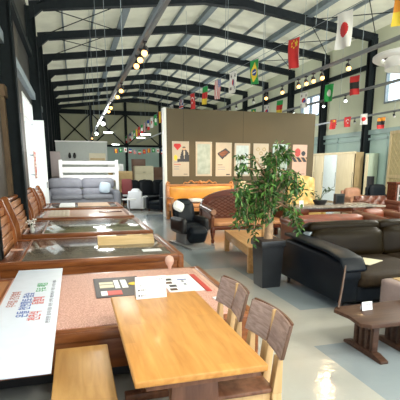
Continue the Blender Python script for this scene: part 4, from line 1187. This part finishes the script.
for y in (8.3, 9.0, 10.6, 11.3): spotlight(.91, y, 3.2, 'bulb', 'glowing warm spotlight midway along left track', 'middle spotlights on the left track')
for y in (13.4, 17.2): spotlight(.91, y, 3.2, 'bulb_w', 'bright white spotlight farther along left track', 'white spotlights on the left track', s=1.2)
for y in (21.5, 24.5): spotlight(.91, y, 3.2, 'bulb', 'small warm spotlight at far end of left track', 'far spotlights on the left track')
for y in (8.75,): spotlight(5.85, y, 4.0, 'bulb', 'warm spotlight nearest the camera on right-hand track', None, s=1.0)
for y in (9.8, 10.2, 10.55, 10.95, 11.9, 13.0): spotlight(5.85, y, 4.0, 'bulb', 'warm glowing spotlight in row above right aisle', 'row of warm spotlights above the right aisle', s=1.0)
for y in (14.0, 15.6, 16.3): spotlight(5.85, y, 4.0, 'bulb_off', 'unlit black spotlight near partition top', 'unlit black spotlights by the partition', s=.9)
for y in (12.9, 14.2, 16.4, 16.9, 18.4): spotlight(8.6, y, 4.0, 'bulb_w', 'small white spotlight on thinner right track', 'white spotlights on the thinner track', s=.9)
for y in (14.2, 16.6, 18): spotlight(11.6, y, 3.75, 'bulb_off', 'small unlit spotlight on lowest right track', 'unlit spotlights on the lowest track', s=.9)
# strip fluorescents seen small at the rear
for k, (x, y, z) in enumerate(((2.3, 30, 4.0), (4.3, 27, 3.7), (4.9, 33, 3.9), (3.4, 37, 3.6))):
    r = thing('strip_light', 'bright white strip light hanging at the rear of hall', 'lamp', (x, y, z), 0, 'strip lights at the rear of the hall')
    b = BM(); box(b, -.32, .32, -.05, .05, 0, .035); obj('housing', b, 'white', r); b = BM(); cyl(b, (-.3, 0, -.02), (.3, 0, -.02), .022, seg=10); obj('tube', b, 'bulb_w', r)
    b = BM(); tube(b, [(0, 0, .06), (0, 0, roofz(x)-z)], .008, 5); obj('cord', b, 'steel_grey', r)

# big white ring pendant at upper right
r = thing('ring_pendant', 'large white ring-shaped ceiling fixture at upper right', 'lamp', (9.62, 11.3, 4.7))
b = BM()
ring = [(1.0*math.cos(a), 1.0*math.sin(a), .1) for a in [2*PI*k/48 for k in range(49)]]
lathe(b, [(.80, .1), (.98, .08), (1.04, .12), (1.04, .2), (.98, .24), (.8, .22), (.80, .1)], seg=48)
# hollow it: lathe caps top/bottom removed
for f in [f for f in b.faces if len(f.verts) > 8]: b.faces.remove(f)
obj('outer_ring', b, 'white', r, 50)
b = BM(); lathe(b, [(.6, -.14), (.68, -.16), (.7, .1), (.6, .2)], seg=40); obj('inner_disc', b, 'white', r, 50)
b = BM()
tube(b, [(0, 0, .2), (0, 0, 1.6), (0, 0, 3.1)], .02, 6); obj('suspension', b, 'steel_dark', r)
for k in range(4):
    b = BM(); a = k*PI/2+.4; tube(b, [(.68*math.cos(a), .68*math.sin(a), .15), (.85*math.cos(a), .85*math.sin(a), .17)], .02, 6); obj('spoke', b, 'steel_dark', r)

# ------------------------------------------------------------------ flags on strings
FM = ['fwhite', 'fred', 'fgreen', 'yellow', 'fblue', 'forange', 'fblack']
def star(u, v, cu, cv, r_):
    du, dv = (u-cu)*.65, v-cv
    d = math.hypot(du, dv); a = math.atan2(dv, du)
    k = (a-PI/2) % (2*PI/5)/(2*PI/5)
    return d < r_*(1-.5*(1-abs(2*k-1))) if d else True
# flags hang sideways: u across (short side), v up (long side)
def f_japan(u, v): return 1 if ell(u, v, .5, .5, .29, .2) else 0
def f_china(u, v):
    if star(u, v, .7, .82, .12): return 3
    for cu, cv in ((.45, .93), (.3, .86), (.3, .76), (.45, .7)):
        if ell(u, v, cu, cv, .05, .03): return 3
    return 1
def f_brazil(u, v):
    if ell(u, v, .5, .5, .2, .14): return 0 if abs((v-.5)-.25*(u-.5)) < .02 else 4
    return 3 if abs(u-.5)/.4+abs(v-.5)/.42 < 1 else 2
def f_korea(u, v):
    if ell(u, v, .5, .5, .22, .16): return 1 if u < .5+.08*math.sin((v-.5)*20) else 4
    for cu, cv in ((.2, .8), (.8, .8), (.2, .2), (.8, .2)):
        if abs(u-cu) < .1 and abs(v-cv) < .07 and int(v*44) % 3: return 6
    return 0
def f_usa(u, v):
    if u > .5 and v > .6: return 0 if (int(u*26)+int(v*30)) % 3 == 0 else 4
    return 1 if int(u*13) % 2 == 0 else 0
def f_tri(a, b_, c): return lambda u, v: a if v > .667 else (b_ if v > .333 else c)
def f_spain(u, v): return 3 if .25 < u < .75 else 1
def f_green(u, v): return 0 if ell(u, v, .5, .5, .25, .2) else 2
def f_vn(u, v): return 3 if star(u, v, .5, .5, .22) else 1
def f_turk(u, v): return 0 if (ell(u, v, .5, .6, .25, .17) and not ell(u, v, .5, .56, .2, .13)) or star(u, v, .5, .4, .09) else 1
def f_uk(u, v):
    if abs(u-.5) < .08 or abs(v-.5) < .06: return 1
    if abs(u-.5) < .14 or abs(v-.5) < .1 or abs((u-.5)-(v-.5)) < .08 or abs((u-.5)+(v-.5)) < .08: return 0
    return 4
fmeshes = {}
def flag(x, y, z, fn, label, group=None, w=.36, h=.65, rz=-PI/2+.3, n=1.0):
    r = thing('hanging_flag', label, 'flag', (x, y, z), rz, group)
    ph = random.random()*6
    key = (fn, w, h)
    if key not in fmeshes:
        c = pattern_panel('cloth', w, h, int(28*n), int(40*n), fn, FM, r, .004, wave=lambda u, v: .035*math.sin(u*7+v*3+ph)*(1.15-v)); fmeshes[key] = c
        c.location = (0, 0, -h)
    else:
        c = fmeshes[key].copy(); COL.objects.link(c); c.parent = r
    b = BM(); cyl(b, (-w*.5, .002, .0), (w*.5, .002, .0), .008, seg=6); obj('hem_cord', b, 'steel_grey', r)
    return r
near = [(6.25, f_tri(1, 5, 3), 'orange and yellow flag cut off at top right corner'),
        (7.85, f_japan, 'white flag with large red disc hanging upper right'),
        (9.85, f_china, 'red flag with yellow stars left of the red disc flag'),
        (12.2, f_brazil, 'green flag with yellow diamond hanging above plant'),
        (13.95, f_korea, 'white flag with red and blue circle above partition'),
        (15.5, f_usa, 'striped red and white flag with blue corner above partition'),
        (17.1, f_tri(2, 1, 3), 'green, red and yellow flag above partition'),
        (19.0, f_turk, 'red flag with white crescent above partition'),
        (21.1, f_uk, 'blue flag with red and white crosses above partition'),
        (23.3, f_korea, 'white flag with circle and bars near partition left corner'),
        (25.0, f_vn, 'red flag with star at partition left edge')]
for y, fn, lab in near: flag(5.1, y, 4.6+(y-8)*.022, fn, lab)
cyc = [(f_spain, 'red and yellow'), (f_green, 'green and white'), (f_japan, 'white with red disc'), (f_tri(4, 0, 1), 'blue, white and red'), (f_usa, 'striped'), (f_tri(2, 0, 1), 'green, white and red'), (f_vn, 'red starred')]
for k in range(13):
    fn, nm = cyc[k % 7]; flag(5.1, 26.5+k*1.45, 4.98-k*.02, fn, 'small %s flag in receding row behind partition' % nm, 'small far flags of the receding row %s' % nm)
b = BM(); tube(b, [(0, 4.5, -.09), (0, 12, .08), (0, 20, .25), (0, 26, .36), (0, 44, .16)], .006, 5); tag(obj('flag_string', b, 'steel_grey', None, loc=(5.1, 0, 4.63)), 'long string carrying the big flags along the hall', 'string')
for y in (9, 15, 21, 27, 33, 39): pass
second = [(12.2, f_tri(1, 6, 1), 'dark red and black flag on thinner right track'), (13.6, f_green, 'green and white flag on thinner right track'), (15.3, f_korea, 'white circle flag hanging before right wall window'),
          (17.3, f_tri(2, 1, 3), 'green, red, yellow flag hanging under right spotlights'), (18.6, f_korea, 'white circle flag hanging just above partition top right'), (20.1, f_brazil, 'small green and yellow flag above partition middle'), (21.7, f_turk, 'small reddish flag above partition middle')]
for y, fn, lab in second: flag(8.42, y, 4.45, fn, lab, w=.36, h=.55)
third = [(14.7, f_tri(5, 6, 1), 'small orange and dark flag near right edge below track'), (15.8, f_japan, 'small white flag with red disc by right wall'), (16.9, f_turk, 'small red flag with crescent by right wall'), (18.0, f_china, 'small red starred flag right of partition')]
for y, fn, lab in third: flag(11.45, y, 3.85 if y > 15 else 3.6, fn, lab, w=.34, h=.42)
for k in range(16):
    fn, nm = cyc[k % 7]
    flag(2.9+k*.33, 31.5, 3.02+.08*math.sin(k), fn, 'tiny %s flag strung across rear of hall' % nm, 'tiny %s flags strung across the rear' % nm, w=.2, h=.3, rz=0, n=.5)
b = BM(); tube(b, [(0, 0, 0), (5.4, 0, 0)], .006, 5); tag(obj('flag_string', b, 'steel_grey', None, loc=(2.6, 31.5, 3.05)), 'thin string of tiny flags across rear hall', 'string')
# thin vertical hanging wires from the roof
for k, (x, y) in enumerate(((5.1, 8.9), (5.1, 14.5), (5.1, 20), (5.1, 26), (5.1, 32))):
    b = BM(); z0 = 4.62+.02*(y-8)+.02; tube(b, [(x, y, z0), (x, y, roofz(x)+.25)], .006, 5)
    tag(obj('hanging_wire', b, 'steel_grey'), 'thin vertical wire holding the flag string from roof', 'wire', 'wires holding the flag string')

# front wall with the wide open loading door behind the camera
b = BM(); box(b, XL-.2, -.3, YN-.2, YN, 0, 7.66); box(b, 12.2, XR+.2, YN-.2, YN, 0, 7.66); box(b, -.3, 12.2, YN-.2, YN, 4.6, 7.66)
prism(b, [(XL, 7.66), (XR, 7.66), (XC, 8.5)], 'y', YN-.2, YN)
struct('wall_front', b, 'wall_up')
# ------------------------------------------------------------------ light
def area(name, loc, rot, sx, sy, e, c=(1, 1, 1)):
    l = bpy.data.lights.new(name, 'AREA'); l.shape = 'RECTANGLE'; l.size = sx; l.size_y = sy; l.energy = e; l.color = c
    o = bpy.data.objects.new(name, l); COL.objects.link(o); o.location = loc; o.rotation_euler = rot; return o
def fill_lamp(x, y, z=5.7, e=420):  # unseen lamp added to brighten the hall and its ceiling
    r = thing('unseen_fill_lamp', 'round fill lamp added out of view under roof', 'lamp', (x, y, z), 0, 'added fill lamps out of view')
    b = BM(); lathe(b, [(.06, .32), (.1, .25), (.2, .05), (.22, 0)], seg=24); obj('reflector', b, 'steel_grey', r, 60)
    b = BM(); tube(b, [(0, 0, .3), (0, 0, roofz(x)-z+.1)], .012, 6); obj('cord', b, 'steel_dark', r)
    b = BM(); t = bmesh.new(); bmesh.ops.create_uvsphere(t, u_segments=16, v_segments=10, radius=.12); merge(b, t, T(0, 0, -.04)); obj('bulb', b, 'bulb_h', r, 180)
    l = bpy.data.lights.new('fill_light', 'POINT'); l.energy = e; l.shadow_soft_size = .35; l.color = (1, .97, .9)
    o = bpy.data.objects.new('fill_light', l); COL.objects.link(o); o.location = (x, y, z-.5)
for x, y, e in [(6.0, -.8, 600), (11.3, 6, 800), (11.6, 9.9, 900), (1.6, -1.2, 500), (9.5, -1, 500)]: fill_lamp(x, y, 5.6, e)
for x, y, z, e in ((2.3, 30, 3.8, 90), (4.3, 27, 3.5, 90), (4.9, 33, 3.7, 90), (3.4, 37, 3.4, 90), (8.5, 24, 4.5, 250), (9, 34, 4.5, 250), (.91, 13.4, 2.85, 110), (.91, 17.2, 2.85, 170)):
    l = bpy.data.lights.new('point_glow', 'POINT'); l.energy = e; l.shadow_soft_size = .3; l.color = (.97, 1, .97)  # glow of strip lights and white track spots, plus points without a fixture
    o = bpy.data.objects.new('point_glow', l); COL.objects.link(o); o.location = (x, y, z-.15)
def spot(loc, tgt, e, ang=60, c=(1, .68, .36)):
    l = bpy.data.lights.new('spot_beam', 'SPOT'); l.energy = e; l.spot_size = math.radians(ang); l.spot_blend = .7; l.shadow_soft_size = .05; l.color = c
    o = bpy.data.objects.new('spot_beam', l); COL.objects.link(o); o.location = loc
    o.rotation_euler = (Vector(tgt)-Vector(loc)).to_track_quat('-Z', 'Y').to_euler()
spot((5.85, 11.9, 3.72), (4.2, 14.6, .9), 420, 60)
spot((5.85, 13.0, 3.72), (6.2, 15, 1.6), 60, 90)
spot((5.85, 10.9, 3.72), (4.0, 9.9, .5), 80, 60)
spot((5.85, 10.2, 3.72), (6.6, 11.5, .8), 150, 60)
spot((5.85, 8.75, 3.72), (4.3, 5.6, .5), 70, 70)
spot((.91, 6.3, 2.95), (.9, 3.2, .5), 60, 80)
spot((.91, 9, 2.95), (0, 7, .5), 60, 80)

for y, ty in ((14.2, 16.8), (16.4, 18.6), (16.9, 20.6), (18.4, 22)): spot((8.6, y, 3.8), (12.6, ty, 1.3), 330, 75, (1, .97, .9))
spot((5.85, 9.8, 3.72), (11, 13.6, .8), 250, 60, (1, .9, .75))
spot((.91, 17.2, 2.9), (.5, 20.2, 1.5), 260, 80, (1, .99, .96))
wd = bpy.data.worlds.new('world'); scene.world = wd; wd.use_nodes = True
n = wd.node_tree.nodes; bg = n['Background']; bg.inputs[0].default_value = (.86, .93, 1, 1); bg.inputs[1].default_value = 3.1

scene.view_settings.view_transform = 'Standard'; scene.view_settings.look = 'None'
scene.view_settings.exposure = 0; scene.view_settings.gamma = 1; scene.view_settings.use_curve_mapping = False
